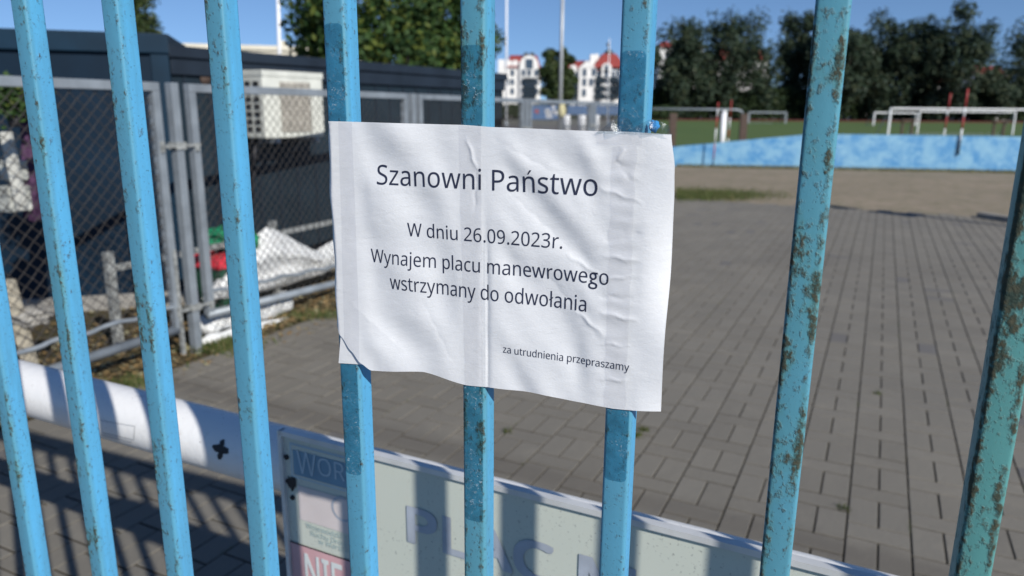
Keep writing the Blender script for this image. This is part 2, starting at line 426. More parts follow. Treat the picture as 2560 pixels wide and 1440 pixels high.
def mat_leaf(name, a, b_, c_=None, tr=.25):
    m, t, b = mk(name)
    g = N(t, 'ShaderNodeNewGeometry')
    c = mix(t, g.outputs['Random Per Island'], a, b_)
    if c_: c = mix(t, mth(t, 'GREATER_THAN', mth(t, 'FRACT', mth(t, 'MULTIPLY', g.outputs['Random Per Island'], 17.3)), .78), c, c_)
    L(t, c, b.inputs['Base Color']); b.inputs['Roughness'].default_value = .6; b.inputs['Specular IOR Level'].default_value = .25
    tn = N(t, 'ShaderNodeBsdfTranslucent'); L(t, c, tn.inputs[0])
    ms = N(t, 'ShaderNodeMixShader'); ms.inputs[0].default_value = tr
    L(t, b.outputs[0], ms.inputs[1]); L(t, tn.outputs[0], ms.inputs[2]); L(t, ms.outputs[0], t.nodes['Material Output'].inputs[0])
    return m
M['leaf_maple'] = mat_leaf('maple_leaves', (.022, .054, .017), (.050, .096, .025), (.095, .122, .022), .28)
M['leaf_dark'] = mat_leaf('dark_leaves', (.021, .040, .025), (.037, .060, .034), (.052, .066, .032), .15)
M['leaf_conifer'] = mat_leaf('thuja_leaves', (.025, .045, .015), (.055, .085, .025), (.07, .08, .03), .2)
M['leaf_hedge'] = mat_leaf('hedge_leaves', (.018, .034, .014), (.035, .055, .02), None, .15)
M['leaf_dry'] = mat_leaf('dry_leaves', (.19, .12, .05), (.30, .22, .11), (.36, .33, .20), .1)
M['leaf_grass'] = mat_leaf('grass_blades', (.05, .08, .02), (.10, .13, .04), (.18, .16, .07), .2)
M['bark'] = simple('bark', (.06, .05, .04), .9, .35, 6, bmp=.02)

# ---------------------------------------------------------------- lettering: outlines as data, laid down as one mesh per line
GLY = {"n-":[258,[[32,184,32,246,226,246,226,184]]],"n.":[215,[[58,43,59,57,61,69,66,78,72,85,80,90,88,94,97,96,107,97,117,96,126,94,135,90,142,85,149,78,153,69,156,57,157,43,156,30,153,18,149,9,142,2,135,-4,126,-8,117,-10,107,-11,97,-10,88,-8,80,-4,72,2,66,9,61,18,59,30]]],"n0":[459,[[419,287,419,253,417,221,414,191,409,163,403,137,395,112,386,90,376,70,363,52,349,37,334,23,316,12,297,3,276,-3,253,-7,229,-8,198,-6,170,1,145,12,122,27,103,47,86,70,71,98,60,129,51,163,44,201,41,243,39,287,40,332,44,373,50,411,58,446,69,477,83,504,99,527,119,547,141,562,167,573,196,579,229,581,259,579,287,573,313,562,335,547,355,527,372,504,387,477,399,446,408,411,414,373,418,332],[110,287,111,249,113,215,116,184,121,156,128,132,137,111,147,93,159,78,173,67,190,59,208,54,229,52,249,54,268,59,284,67,298,78,310,92,320,110,329,131,336,156,341,184,345,215,347,249,348,287,347,325,345,359,341,390,336,417,329,442,320,463,310,481,298,495,284,507,268,515,249,520,229,521,208,520,190,515,173,507,159,495,147,481,137,463,128,442,121,417,116,390,113,359,111,325]]],"n2":[459,[[417,0,38,0,38,59,188,210,209,231,228,251,246,270,261,287,275,304,287,320,298,337,306,353,313,370,318,387,321,405,322,424,320,446,315,466,306,482,294,496,278,507,261,514,242,519,221,520,200,520,181,517,164,512,147,506,131,498,115,489,99,478,83,466,45,513,56,523,68,531,81,540,94,548,108,555,122,561,137,567,153,572,169,576,186,578,203,580,221,581,246,579,270,576,293,570,313,562,331,552,347,540,361,526,372,510,382,492,388,472,392,451,394,428,393,406,389,385,383,364,375,344,365,324,353,305,340,286,324,267,307,247,288,227,268,207,247,185,128,67,128,64,417,64]]],"n3":[459,[[395,439,394,420,392,403,387,387,381,372,373,359,363,347,352,336,340,326,326,318,310,311,294,306,277,302,277,298,309,293,337,283,360,271,379,255,394,236,405,214,411,190,413,163,412,139,407,116,400,94,390,74,377,56,360,40,341,26,318,14,292,4,263,-3,230,-7,193,-8,171,-8,150,-6,130,-4,110,-1,91,3,72,8,54,15,36,23,36,89,54,81,74,73,93,67,114,61,135,57,155,54,175,52,194,51,230,53,260,59,285,68,305,81,320,98,331,117,337,139,339,164,338,182,335,197,329,211,320,223,310,233,297,242,282,249,265,255,246,260,226,263,203,265,179,265,123,265,123,326,180,326,202,326,223,329,242,333,259,339,274,347,286,356,298,366,307,377,314,390,319,404,322,418,323,434,321,454,316,471,307,486,295,498,280,508,262,516,242,520,219,521,204,521,190,520,176,518,164,515,117,498,75,473,39,521,55,533,73,544,93,554,115,563,139,571,163,576,190,579,218,581,260,578,296,571,327,558,352,540,371,519,384,495,393,468]]],"n6":[459,[[44,245,45,269,46,294,48,318,51,342,55,366,60,389,67,412,75,433,84,454,95,474,107,492,121,510,137,525,155,539,174,551,196,562,220,570,246,576,275,579,306,581,344,579,377,573,377,513,344,520,308,523,281,522,257,518,235,512,216,504,198,494,183,483,169,469,158,454,148,437,139,419,132,400,127,380,122,359,119,337,116,314,115,291,119,291,126,300,133,309,141,318,150,326,160,333,170,339,182,345,194,350,208,353,223,356,238,358,255,358,279,357,302,353,323,347,342,338,360,327,375,313,389,297,400,279,409,258,416,236,420,211,421,184,420,156,415,129,408,104,399,82,386,61,372,44,355,28,336,15,314,5,291,-2,266,-7,239,-8,219,-7,199,-4,181,1,163,7,146,16,130,26,115,39,101,54,88,70,77,89,67,110,59,133,52,158,48,185,45,214],[238,51,262,53,284,59,303,70,320,84,334,102,343,125,349,153,351,184,350,210,344,233,336,254,324,271,308,285,289,295,267,301,241,303,222,302,205,299,189,294,175,287,162,279,150,270,140,259,131,248,124,236,119,223,116,211,115,198,116,185,117,172,120,159,123,146,127,133,133,121,139,110,146,99,155,88,164,79,174,71,185,64,197,59,210,55,223,52]]],"n8":[459,[[229,581,253,580,276,577,298,572,318,565,336,556,352,546,366,533,378,519,388,503,395,485,399,465,400,443,399,427,396,411,392,397,385,383,377,371,368,359,357,348,346,338,333,328,320,319,306,311,291,303,308,294,325,285,340,275,355,265,369,254,381,242,392,229,401,216,409,201,414,185,418,167,419,148,417,125,413,104,406,84,395,65,383,49,367,34,350,22,330,11,308,3,284,-3,258,-7,231,-8,201,-7,174,-3,149,2,126,10,106,21,89,33,74,47,61,63,52,81,45,101,41,122,39,146,40,165,43,183,49,199,56,214,65,228,75,241,86,253,99,264,113,274,128,283,143,291,158,299,144,307,131,316,119,326,107,336,96,346,87,358,78,370,71,383,65,396,61,411,59,427,58,444,59,465,63,485,70,503,80,518,92,533,107,545,123,556,141,565,161,572,182,577,205,580],[108,145,110,125,116,107,125,90,138,76,155,64,176,55,200,50,229,48,257,50,281,55,302,64,319,76,332,91,342,108,348,127,350,148,349,161,346,174,341,186,335,197,327,207,317,217,306,226,293,235,279,243,264,251,247,258,229,265,217,270,200,262,184,254,170,246,157,237,146,228,136,219,128,208,121,197,115,186,111,173,109,160],[228,524,207,522,188,518,170,512,155,502,143,491,134,476,128,460,127,441,128,427,130,414,135,402,141,391,148,382,157,373,167,365,179,357,232,330,282,357,292,364,302,373,310,382,317,392,323,402,327,414,330,427,330,441,329,460,323,476,315,491,302,502,287,512,270,518,250,522]]],"n9":[459,[[417,328,417,304,415,279,413,255,410,231,406,207,401,183,394,161,387,139,377,118,366,99,354,80,340,63,324,47,306,33,286,21,265,11,241,3,214,-3,185,-7,154,-8,117,-6,82,0,82,60,115,53,152,50,179,51,204,54,226,60,245,68,262,78,278,90,291,103,303,118,313,135,322,153,329,172,334,192,339,213,342,235,344,258,346,281,341,281,334,272,327,263,319,255,310,247,301,240,290,233,278,228,266,223,252,219,237,216,222,215,204,214,181,215,158,219,138,226,118,235,101,246,85,260,72,275,61,294,52,314,45,336,41,361,40,387,42,416,46,443,53,468,63,491,76,511,90,529,107,544,127,557,148,568,171,575,196,579,223,581,243,580,262,577,281,572,299,565,316,556,332,545,347,533,361,518,373,501,384,483,394,462,402,439,409,415,413,388,416,359],[223,521,199,519,178,513,159,503,142,488,128,470,118,447,112,420,110,388,112,362,117,339,125,318,137,301,152,287,171,277,193,271,220,269,238,270,256,273,272,278,286,285,300,293,311,303,321,313,330,325,337,337,342,349,345,362,346,374,345,387,344,400,341,413,338,426,334,439,328,451,322,463,315,474,307,484,298,493,288,501,277,508,265,514,252,518,238,520]]],"nA":[512,[[437,0,368,177,141,177,73,0,0,0,224,575,289,575,512,0],[282,415,274,438,263,473,255,500,247,468,238,438,230,415,165,241,346,241]]],"nC":[507,[[323,517,301,516,280,513,260,508,241,502,223,493,206,482,192,470,178,456,166,440,155,423,146,404,139,383,133,361,129,337,126,312,125,286,126,252,131,220,138,191,147,164,160,139,175,117,192,99,213,83,236,71,262,62,291,57,322,55,341,56,359,57,377,59,394,62,460,78,460,15,443,10,427,5,410,1,393,-2,375,-5,356,-7,335,-8,312,-8,270,-6,232,1,197,12,166,28,139,48,115,72,95,99,78,131,65,165,56,203,51,244,49,287,50,319,53,349,59,378,67,406,77,432,89,456,103,478,120,499,138,517,159,534,181,548,206,559,233,569,261,575,292,579,324,581,346,580,367,578,388,576,409,572,429,567,448,561,465,554,482,547,453,486,394,508,378,512,360,515,342,517]]],"nD":[585,[[536,292,534,246,528,203,516,165,501,131,481,100,457,74,430,51,399,33,364,18,325,8,283,2,237,0,78,0,78,573,254,573,296,571,335,565,371,555,404,540,434,523,460,501,483,475,502,446,517,413,528,377,534,336],[460,289,459,326,454,359,446,388,435,415,421,437,404,457,384,474,361,487,336,498,308,505,277,509,244,511,150,511,150,62,228,62,282,65,329,76,369,94,402,119,428,151,446,190,457,236]]],"nE":[446,[[398,0,78,0,78,573,398,573,398,509,150,509,150,330,383,330,383,268,150,268,150,63,398,63]]],"nI":[272,[[239,0,32,0,32,42,99,57,99,515,32,531,32,573,239,573,239,531,172,515,172,57,239,42]]],"nL":[420,[[78,0,78,573,150,573,150,64,400,64,400,0]]],"nM":[727,[[330,0,142,502,139,502,142,461,144,407,144,347,144,0,78,0,78,573,184,573,361,103,364,103,544,573,650,573,650,0,578,0,578,352,579,408,581,460,584,501,581,501,390,0]]],"nN":[609,[[532,0,447,0,141,476,138,476,141,432,143,378,144,320,144,0,78,0,78,573,161,573,467,99,470,99,468,137,466,193,464,249,464,573,532,573]]],"nO":[626,[[577,287,576,255,573,224,568,194,561,166,551,140,540,116,526,94,510,73,493,54,473,38,451,24,428,13,402,4,375,-3,345,-7,314,-8,281,-7,251,-3,222,4,196,13,173,25,151,39,131,55,114,73,98,94,85,116,74,141,65,167,58,195,53,224,50,255,49,288,51,331,56,370,65,408,78,442,94,473,114,500,138,524,166,545,197,561,232,572,271,579,314,581,356,579,393,572,428,561,459,545,486,525,510,501,530,473,547,442,560,408,570,370,576,330],[125,287,126,252,130,220,136,190,145,163,157,138,171,117,188,98,207,83,230,70,255,62,283,56,314,55,345,56,373,62,398,70,420,83,439,98,456,117,470,138,481,163,490,190,496,220,500,252,501,287,498,338,490,384,476,423,456,457,431,484,398,503,360,514,314,518,283,516,255,511,230,502,207,490,188,475,171,457,157,435,145,411,136,384,130,354,126,322]]],"nP":[485,[[229,573,282,570,326,562,363,548,393,528,415,504,431,475,441,442,444,404,444,387,441,370,438,353,433,336,426,321,417,306,407,292,395,278,380,266,364,255,345,246,324,238,301,231,275,227,247,224,216,223,150,223,150,0,78,0,78,573],[223,511,150,511,150,285,208,285,234,285,258,288,279,291,298,296,315,303,330,311,342,322,352,334,360,347,365,363,369,381,370,401,367,427,361,449,350,468,334,484,314,495,289,504,258,509]]],"nR":[499,[[236,573,270,571,301,568,329,562,353,555,375,544,393,532,409,517,422,500,432,481,439,460,443,436,444,410,443,388,440,368,435,350,427,334,418,319,408,306,397,295,385,285,371,277,358,269,344,262,330,257,487,0,403,0,264,237,150,237,150,0,78,0,78,573],[232,510,150,510,150,298,236,298,268,299,296,304,319,313,338,325,352,341,362,359,368,381,370,407,369,424,366,440,361,455,355,467,346,477,336,486,324,494,310,500,293,504,275,507,254,509]]],"nS":[440,[[403,153,401,128,396,106,389,85,378,66,364,49,348,35,328,22,307,11,283,3,257,-3,228,-7,198,-8,137,-5,83,4,41,19,41,88,56,82,73,76,92,70,113,65,134,60,156,57,179,55,201,55,222,55,240,57,257,61,273,66,286,72,298,79,308,88,316,98,322,109,327,120,329,133,330,147,330,160,327,173,324,184,318,194,311,204,302,213,291,221,277,230,261,238,242,247,220,255,196,265,178,272,161,279,146,286,131,294,118,302,106,311,95,320,85,330,76,340,69,351,63,363,57,375,53,389,50,403,49,418,48,435,50,457,54,477,61,496,71,513,84,528,99,542,116,553,136,563,157,571,180,576,205,579,231,581,254,580,276,578,297,576,318,572,337,567,355,562,372,555,389,549,366,487,351,493,336,499,319,504,302,508,284,512,266,515,248,517,229,517,212,517,196,515,182,511,169,507,158,501,148,494,140,486,133,478,128,468,124,457,122,446,121,434,122,420,124,407,128,396,133,386,140,376,149,367,160,359,172,351,187,343,204,335,224,327,246,318,270,309,293,299,313,289,332,279,348,268,362,255,374,242,385,228,392,212,398,194,401,175]]],"nU":[586,[[513,202,512,173,507,146,500,120,489,95,476,72,459,52,439,35,416,20,389,8,360,-1,327,-6,290,-8,240,-4,196,7,159,25,128,50,104,82,86,118,76,158,72,204,72,573,144,573,144,201,147,168,154,139,165,114,182,93,203,76,228,64,259,57,294,55,319,56,342,59,361,65,379,73,394,84,407,96,418,110,427,126,433,143,438,161,441,181,442,202,442,573,513,573]]],"nW":[746,[[735,573,583,0,510,0,399,375,389,410,380,443,373,471,370,488,367,471,361,443,352,409,342,373,234,0,161,0,10,573,85,573,174,223,183,186,190,151,196,118,201,87,206,119,213,154,222,191,232,227,333,573,407,573,512,225,523,187,532,151,538,117,544,87,550,129,560,175,572,224,660,573]]],"nY":[454,[[227,291,376,573,454,573,263,222,263,0,191,0,191,219,0,573,79,573]]],"nZ":[459,[[427,0,30,0,30,55,332,508,40,508,40,573,419,573,419,518,118,64,427,64]]],"na":[450,[[231,437,268,435,299,428,326,418,347,403,364,383,376,358,383,328,385,293,385,0,334,0,320,61,317,61,307,50,298,40,288,30,279,22,268,15,258,9,246,3,234,-1,220,-4,206,-6,190,-8,172,-8,154,-7,136,-5,119,0,103,6,88,13,75,23,64,34,55,48,47,63,41,80,38,99,37,119,40,150,50,176,65,199,87,219,116,234,152,245,194,253,243,257,316,259,316,285,315,309,310,330,303,347,293,359,280,368,265,375,247,379,227,380,210,379,194,378,178,374,163,370,106,347,84,400,99,408,115,414,132,421,151,426,170,431,190,434,210,436],[252,208,215,205,184,200,159,192,141,182,127,170,118,155,112,138,110,119,111,102,115,87,122,75,132,66,144,58,157,53,172,50,188,49,215,51,238,56,260,66,279,79,295,96,306,117,313,142,315,172,315,210]]],"nc":[385,[[241,-8,213,-7,187,-2,162,5,139,15,118,28,99,45,83,65,69,87,58,114,50,143,46,176,44,213,46,250,51,284,59,315,71,342,85,365,102,385,121,401,142,415,166,425,191,432,217,436,245,438,262,437,278,436,293,434,309,431,323,427,336,424,348,419,358,415,337,356,292,370,244,376,223,375,204,371,187,366,172,358,159,347,148,335,138,320,131,303,125,284,120,263,118,239,117,213,118,189,120,166,125,145,131,126,138,109,148,94,159,82,172,71,186,63,202,58,220,54,240,53,257,53,273,55,288,57,302,60,351,78,351,15,340,10,328,5,316,1,304,-2,290,-5,275,-7,258,-8]]],"nd":[493,[[221,-8,182,-5,148,6,118,23,92,48,71,79,56,117,47,162,44,214,47,266,56,311,71,350,93,381,119,406,149,424,183,434,221,438,238,437,253,436,267,433,280,429,292,425,303,420,314,413,323,407,354,374,359,374,356,405,354,438,354,609,425,609,425,0,368,0,358,58,354,58,323,24,314,17,303,11,292,6,279,1,266,-3,252,-6,237,-7],[232,51,263,53,290,60,311,71,328,88,340,109,348,135,354,165,355,200,355,213,354,251,349,284,340,313,329,336,313,355,291,369,264,377,231,379,204,376,181,368,162,354,146,334,133,309,124,281,119,249,117,213,119,176,124,144,133,116,146,93,162,74,181,61,205,53]]],"ne":[452,[[234,438,261,436,286,432,308,424,329,414,348,401,364,385,378,367,390,346,399,323,406,299,410,272,411,244,411,201,117,201,120,167,127,137,139,111,154,90,174,74,197,62,224,55,254,52,274,53,293,54,310,56,327,60,343,64,359,69,375,75,392,82,392,20,376,13,359,8,343,3,327,-1,310,-4,292,-6,272,-8,251,-8,221,-6,194,-2,167,6,143,17,121,31,101,48,85,68,70,91,59,117,51,146,46,177,44,212,46,246,50,277,57,306,68,333,81,357,96,378,114,395,134,411,157,423,181,431,207,436],[233,380,209,378,188,372,170,362,154,348,140,330,130,309,123,285,119,257,338,257,337,275,335,292,331,307,326,322,320,334,312,346,303,356,292,364,280,371,266,376,251,379]]],"ng":[493,[[221,438,241,437,261,434,280,429,297,422,314,413,329,402,343,388,355,373,359,373,369,430,425,430,425,-7,424,-36,420,-63,413,-88,404,-109,392,-129,378,-146,361,-160,341,-172,318,-181,293,-187,264,-191,233,-192,210,-192,188,-191,167,-189,147,-186,128,-182,110,-177,94,-172,78,-165,78,-100,94,-108,111,-114,129,-120,149,-125,170,-129,191,-132,214,-133,237,-134,263,-132,286,-126,306,-116,324,-101,337,-84,347,-63,353,-39,355,-13,355,4,356,32,358,57,354,57,343,42,329,28,315,17,299,8,281,1,263,-4,243,-7,221,-8,182,-4,147,7,117,25,91,51,70,83,56,121,47,164,44,214,47,263,56,306,70,344,91,377,117,404,147,423,181,434],[230,379,213,377,197,374,182,368,169,359,157,349,147,336,138,320,130,303,125,284,120,262,118,239,117,213,119,176,124,143,134,115,146,92,163,73,182,60,205,52,232,50,248,50,262,52,276,54,288,58,299,63,309,69,318,76,326,85,334,94,340,105,345,117,349,131,352,145,354,161,356,179,356,197,356,214,355,242,353,267,349,289,343,309,335,326,326,340,315,352,302,362,287,369,270,374,251,377]]],"nh":[496,[[139,431,138,399,135,370,140,370,147,381,155,391,164,400,174,407,185,414,196,420,208,425,221,429,233,433,247,435,260,437,273,437,298,436,321,433,342,428,360,421,377,411,391,400,403,386,413,370,421,351,426,330,430,306,431,280,431,0,361,0,361,275,359,299,355,321,348,338,338,353,324,364,308,372,288,377,265,379,242,377,222,374,204,368,189,360,177,350,166,338,157,324,150,308,145,289,142,269,139,246,139,222,139,0,68,0,68,609,139,609]]],"ni":[207,[[139,430,139,0,68,0,68,430],[104,591,112,590,119,588,126,585,133,580,138,574,142,566,144,557,145,546,144,536,142,526,138,519,133,512,126,508,119,504,112,502,104,501,96,502,88,504,81,508,75,512,69,519,66,526,63,536,63,546,63,557,66,566,69,574,75,580,81,585,88,588,96,590]]],"nj":[207,[[18,-192,-18,-190,-44,-183,-44,-126,-19,-132,9,-134,21,-133,32,-130,42,-126,51,-120,59,-111,64,-100,67,-85,68,-67,68,430,139,430,139,-64,138,-84,136,-101,132,-118,126,-133,119,-147,110,-159,99,-169,87,-177,72,-184,56,-189,38,-192],[63,546,63,557,66,566,69,574,75,580,81,585,88,588,96,590,104,591,112,590,119,588,126,585,133,580,138,574,142,566,144,557,145,546,144,536,142,526,138,519,133,512,126,508,119,504,112,502,104,501,96,502,88,504,81,508,75,512,69,519,66,526,63,536]]],"nk":[428,[[138,291,137,257,135,221,138,221,152,240,172,264,189,285,326,430,409,430,235,246,421,0,336,0,187,200,138,158,138,0,68,0,68,609,138,609]]],"nl":[207,[[139,0,68,0,68,609,139,609]]],"nm":[750,[[540,438,574,436,603,429,628,417,649,401,665,379,676,352,683,319,685,280,685,0,615,0,615,277,614,300,610,321,603,338,594,353,582,364,567,372,549,377,528,379,499,376,474,369,454,358,438,342,426,322,418,298,413,270,411,237,411,0,342,0,342,277,341,293,339,308,336,321,332,333,327,344,320,353,312,361,303,367,293,372,281,376,268,378,253,379,233,377,215,374,199,368,185,360,174,350,164,338,156,324,150,308,145,290,141,269,139,247,139,223,139,0,68,0,68,430,125,430,136,371,140,371,147,382,155,392,163,401,173,409,183,416,194,422,205,427,217,431,229,434,241,436,254,437,266,438,290,437,312,433,332,428,349,420,365,410,378,398,389,383,398,366,402,366,414,383,427,398,443,410,461,420,480,428,499,433,519,437]]],"nn":[496,[[275,438,311,436,343,429,369,417,391,401,409,379,421,352,428,319,431,280,431,0,361,0,361,275,359,299,355,321,348,338,338,353,324,364,308,372,288,377,265,379,232,376,204,368,182,356,166,338,154,316,146,289,140,258,139,223,139,0,68,0,68,430,125,430,136,371,140,371,147,382,156,392,165,401,175,409,186,416,198,422,210,427,222,431,235,434,248,436,262,437]]],"no":[485,[[442,216,441,190,438,165,434,142,428,121,420,101,411,82,400,66,388,51,374,37,359,25,342,15,324,7,305,0,285,-4,264,-7,241,-8,221,-7,200,-4,181,0,163,7,145,15,129,25,114,37,100,51,88,66,77,82,67,101,59,121,52,142,48,165,45,190,44,216,46,250,50,282,58,310,68,336,81,360,97,380,116,397,137,412,161,423,186,431,214,436,244,438,272,436,299,431,324,423,347,412,368,397,387,380,403,360,417,336,428,310,436,282,440,250],[117,216,118,191,120,169,125,147,130,128,138,110,147,95,159,82,172,71,187,62,203,56,222,52,243,51,264,52,282,56,299,62,314,71,327,82,339,95,348,110,356,128,361,147,366,169,368,191,369,216,368,240,365,263,361,284,355,303,348,320,338,335,327,348,314,359,299,367,282,374,263,377,242,379,212,376,185,368,164,354,147,335,134,311,124,284,119,252]]],"np":[493,[[273,438,310,434,344,424,374,407,401,383,422,351,437,313,446,268,449,216,448,181,444,148,437,119,427,93,415,69,401,49,384,31,365,17,345,6,322,-2,298,-6,272,-8,256,-7,241,-6,227,-3,213,1,201,6,190,11,179,17,170,24,139,55,134,55,137,20,139,-16,139,-192,68,-192,68,430,126,430,136,371,139,371,170,405,179,412,189,419,201,424,213,429,226,433,240,436,256,437],[260,379,239,377,221,374,204,369,190,362,178,353,167,342,158,328,152,313,146,295,142,275,140,254,139,229,139,216,139,190,142,167,145,145,150,126,157,109,165,93,176,80,188,70,203,61,220,55,239,52,261,51,280,52,297,56,312,63,326,72,338,84,348,98,357,113,364,131,369,150,373,171,375,193,376,217,374,252,369,283,360,310,348,334,331,354,311,367,288,376]]],"nr":[331,[[269,438,295,437,319,433,310,368,287,372,264,374,252,373,240,371,228,368,217,363,206,358,195,351,186,343,176,334,168,324,161,313,154,301,149,289,144,275,141,261,139,245,139,229,139,0,68,0,68,430,126,430,134,351,137,351,144,363,152,374,161,385,170,395,180,404,191,413,202,420,214,426,227,431,240,435,254,437]]],"ns":[384,[[348,119,347,99,343,80,336,64,327,49,316,36,302,24,286,14,268,6,248,0,226,-4,202,-7,176,-8,155,-8,135,-6,116,-4,99,-1,83,3,68,8,55,13,42,19,42,83,55,77,70,71,86,65,104,60,122,55,141,52,159,50,178,49,203,50,224,53,242,59,256,66,266,76,274,86,278,99,280,112,271,141,266,148,259,154,250,160,239,167,227,173,212,180,194,188,174,196,154,204,135,212,118,220,103,228,89,236,76,245,66,255,57,266,50,278,45,292,42,307,41,324,44,350,52,372,66,392,85,408,109,421,137,430,168,436,202,438,221,437,240,436,258,434,275,430,292,426,308,421,324,415,339,409,315,353,258,372,243,376,228,378,213,380,197,380,177,379,159,377,144,372,131,366,121,358,114,350,110,339,108,328,109,319,111,312,114,304,119,298,125,292,133,286,142,280,154,274,219,246,239,239,257,231,274,223,289,215,302,206,314,197,324,187,333,176,339,164,344,150,347,135]]],"nt":[289,[[212,50,245,53,272,59,272,5,240,-4,200,-8,183,-7,167,-5,152,-1,138,4,124,11,112,20,101,31,91,44,84,60,78,79,75,100,74,125,74,375,13,375,13,409,75,437,103,528,144,528,144,430,269,430,269,375,144,375,144,127,146,108,149,93,155,79,163,69,173,60,185,54,198,51]]],"nu":[496,[[427,430,427,0,370,0,359,57,356,57,349,46,340,36,331,28,321,20,310,13,298,8,286,3,273,-1,260,-4,247,-6,234,-8,220,-8,195,-7,173,-4,152,1,134,8,117,18,103,29,91,43,81,59,73,78,68,99,64,122,63,148,63,430,135,430,135,153,136,129,141,108,148,91,158,76,171,65,188,57,207,52,230,51,253,52,273,55,291,61,306,69,319,79,330,91,338,105,345,121,350,140,354,160,356,182,357,206,357,430]]],"nw":[630,[[346,243,336,276,328,308,321,335,316,357,313,357,308,335,302,307,294,275,284,242,207,1,127,1,9,431,82,431,141,201,153,154,163,109,169,73,172,73,178,97,185,128,193,160,201,188,277,431,354,431,428,188,440,149,451,109,457,74,460,74,466,108,477,153,489,201,549,431,621,431,502,1,419,1]]],"ny":[409,[[1,430,76,430,169,185,184,144,196,105,205,68,209,68,224,121,245,186,333,430,409,430,224,-59,216,-79,207,-97,198,-114,188,-130,177,-144,165,-156,152,-167,138,-176,123,-183,106,-188,87,-191,67,-192,34,-190,9,-186,9,-130,30,-133,56,-135,68,-134,79,-132,90,-130,99,-126,108,-120,116,-114,123,-107,130,-99,152,-59,174,-2]]],"nz":[377,[[346,0,31,0,31,47,262,375,45,375,45,430,340,430,340,377,112,55,346,55]]],"n|":[442,[[192,609,250,609,250,-193,192,-193]]],"bg":[427,[[421,449,236,449,154,438,93,407,54,359,40,294,41,270,46,248,53,228,64,210,78,193,96,178,116,164,139,153,139,151,110,141,87,126,73,108,68,87,71,72,79,58,93,44,113,30,62,12,27,-14,7,-49,0,-94,15,-149,58,-192,124,-220,207,-230,296,-220,363,-192,405,-147,419,-87,412,-46,390,-10,350,18,289,38,230,51,187,64,161,79,152,96,172,123,221,134,280,148,334,181,349,200,363,226,372,254,376,282,374,308,366,332,351,355,329,380,421,380],[296,293,290,259,272,233,245,215,210,209,173,215,145,232,126,258,120,291,127,322,146,348,174,366,209,372,242,366,270,349,289,323],[333,-94,325,-121,300,-142,261,-155,209,-159,155,-155,116,-141,92,-120,84,-90,92,-62,113,-41,145,-27,186,-22,232,-25,280,-37,318,-59]]],"n ":[209,[]]}
def text_polys(s, name, g_from_b=True):
    """meshes one line of text flat in xy; returns verts, faces, width"""
    cu = bpy.data.curves.new(name, 'CURVE'); cu.dimensions = '2D'; cu.fill_mode = 'BOTH'
    x = 0.0
    def put(spl, ox, oy=0, sx=1, sy=1):
        for sp in spl:
            n = len(sp) // 2; q = cu.splines.new('POLY'); q.points.add(n - 1); q.use_cyclic_u = True
            for i in range(n): q.points[i].co = (sp[2 * i] / 1000 * sx + ox, sp[2 * i + 1] / 1000 * sy + oy, 0, 1)
    bars = []
    for ch in s:
        base = {'ń': 'n', 'ś': 's', 'ó': 'o', 'ł': 'l', 'Ś': 'S'}.get(ch, ch)
        if ch == 'g' and g_from_b:
            adv, spl = GLY['bg']; put(spl, x + .01, 0, .95, .96); x += .44; continue
        adv, spl = GLY['n' + base]; put(spl, x)
        cxm = x + adv / 2000
        if ch in 'ńśó': bars.append([(cxm - .035, .49), (cxm + .005, .49), (cxm + .095, .605), (cxm + .03, .605)])
        if ch == 'ł': bars.append([(cxm - .085, .235), (cxm + .085, .345), (cxm + .085, .395), (cxm - .085, .285)])
        x += adv / 1000
    o = bpy.data.objects.new(name, cu); col.objects.link(o)
    dg = bpy.context.evaluated_depsgraph_get(); dg.update()
    me = o.evaluated_get(dg).to_mesh()
    bm = bmesh.new(); bm.from_mesh(me)
    for f in list(bm.faces):
        pass
    for b in bars:
        bm.faces.new([bm.verts.new((p[0], p[1], 0)) for p in b])
    o.evaluated_get(dg).to_mesh_clear(); bpy.data.objects.remove(o); bpy.data.curves.remove(cu)
    bmesh.ops.remove_doubles(bm, verts=bm.verts, dist=1e-5)
    return bm, x
def lay_text(s, name, mapf, mat, parent=None, cut=0, g_b=True):
    """mapf(x, y) -> world point, x and y in em; cut = em spacing of extra cuts so the line can follow a curved sheet"""
    bm, wd = text_polys(s, name, g_b)
    if cut:
        k = int(wd / cut) + 1
        for i in range(1, k):
            bmesh.ops.bisect_plane(bm, geom=bm.verts[:] + bm.edges[:] + bm.faces[:], plane_co=(i * cut, 0, 0), plane_no=(1, 0, 0))
        for j in range(-1, int(.8 / cut) + 1):
            bmesh.ops.bisect_plane(bm, geom=bm.verts[:] + bm.edges[:] + bm.faces[:], plane_co=(0, j * cut, 0), plane_no=(0, 1, 0))
    xs = [v.co.x for v in bm.verts]; x0, x1 = min(xs), max(xs)
    for v in bm.verts: v.co = mapf((v.co.x - x0) / (x1 - x0), v.co.y)
    me = bpy.data.meshes.new(name); bm.to_mesh(me); bm.free(); me.materials.append(mat)
    o = bpy.data.objects.new(name, me); col.objects.link(o)
    if parent: o.parent = parent
    return o
def unparent_space(o, parent):
    o.parent = parent; o.matrix_parent_inverse = parent.matrix_world.inverted()

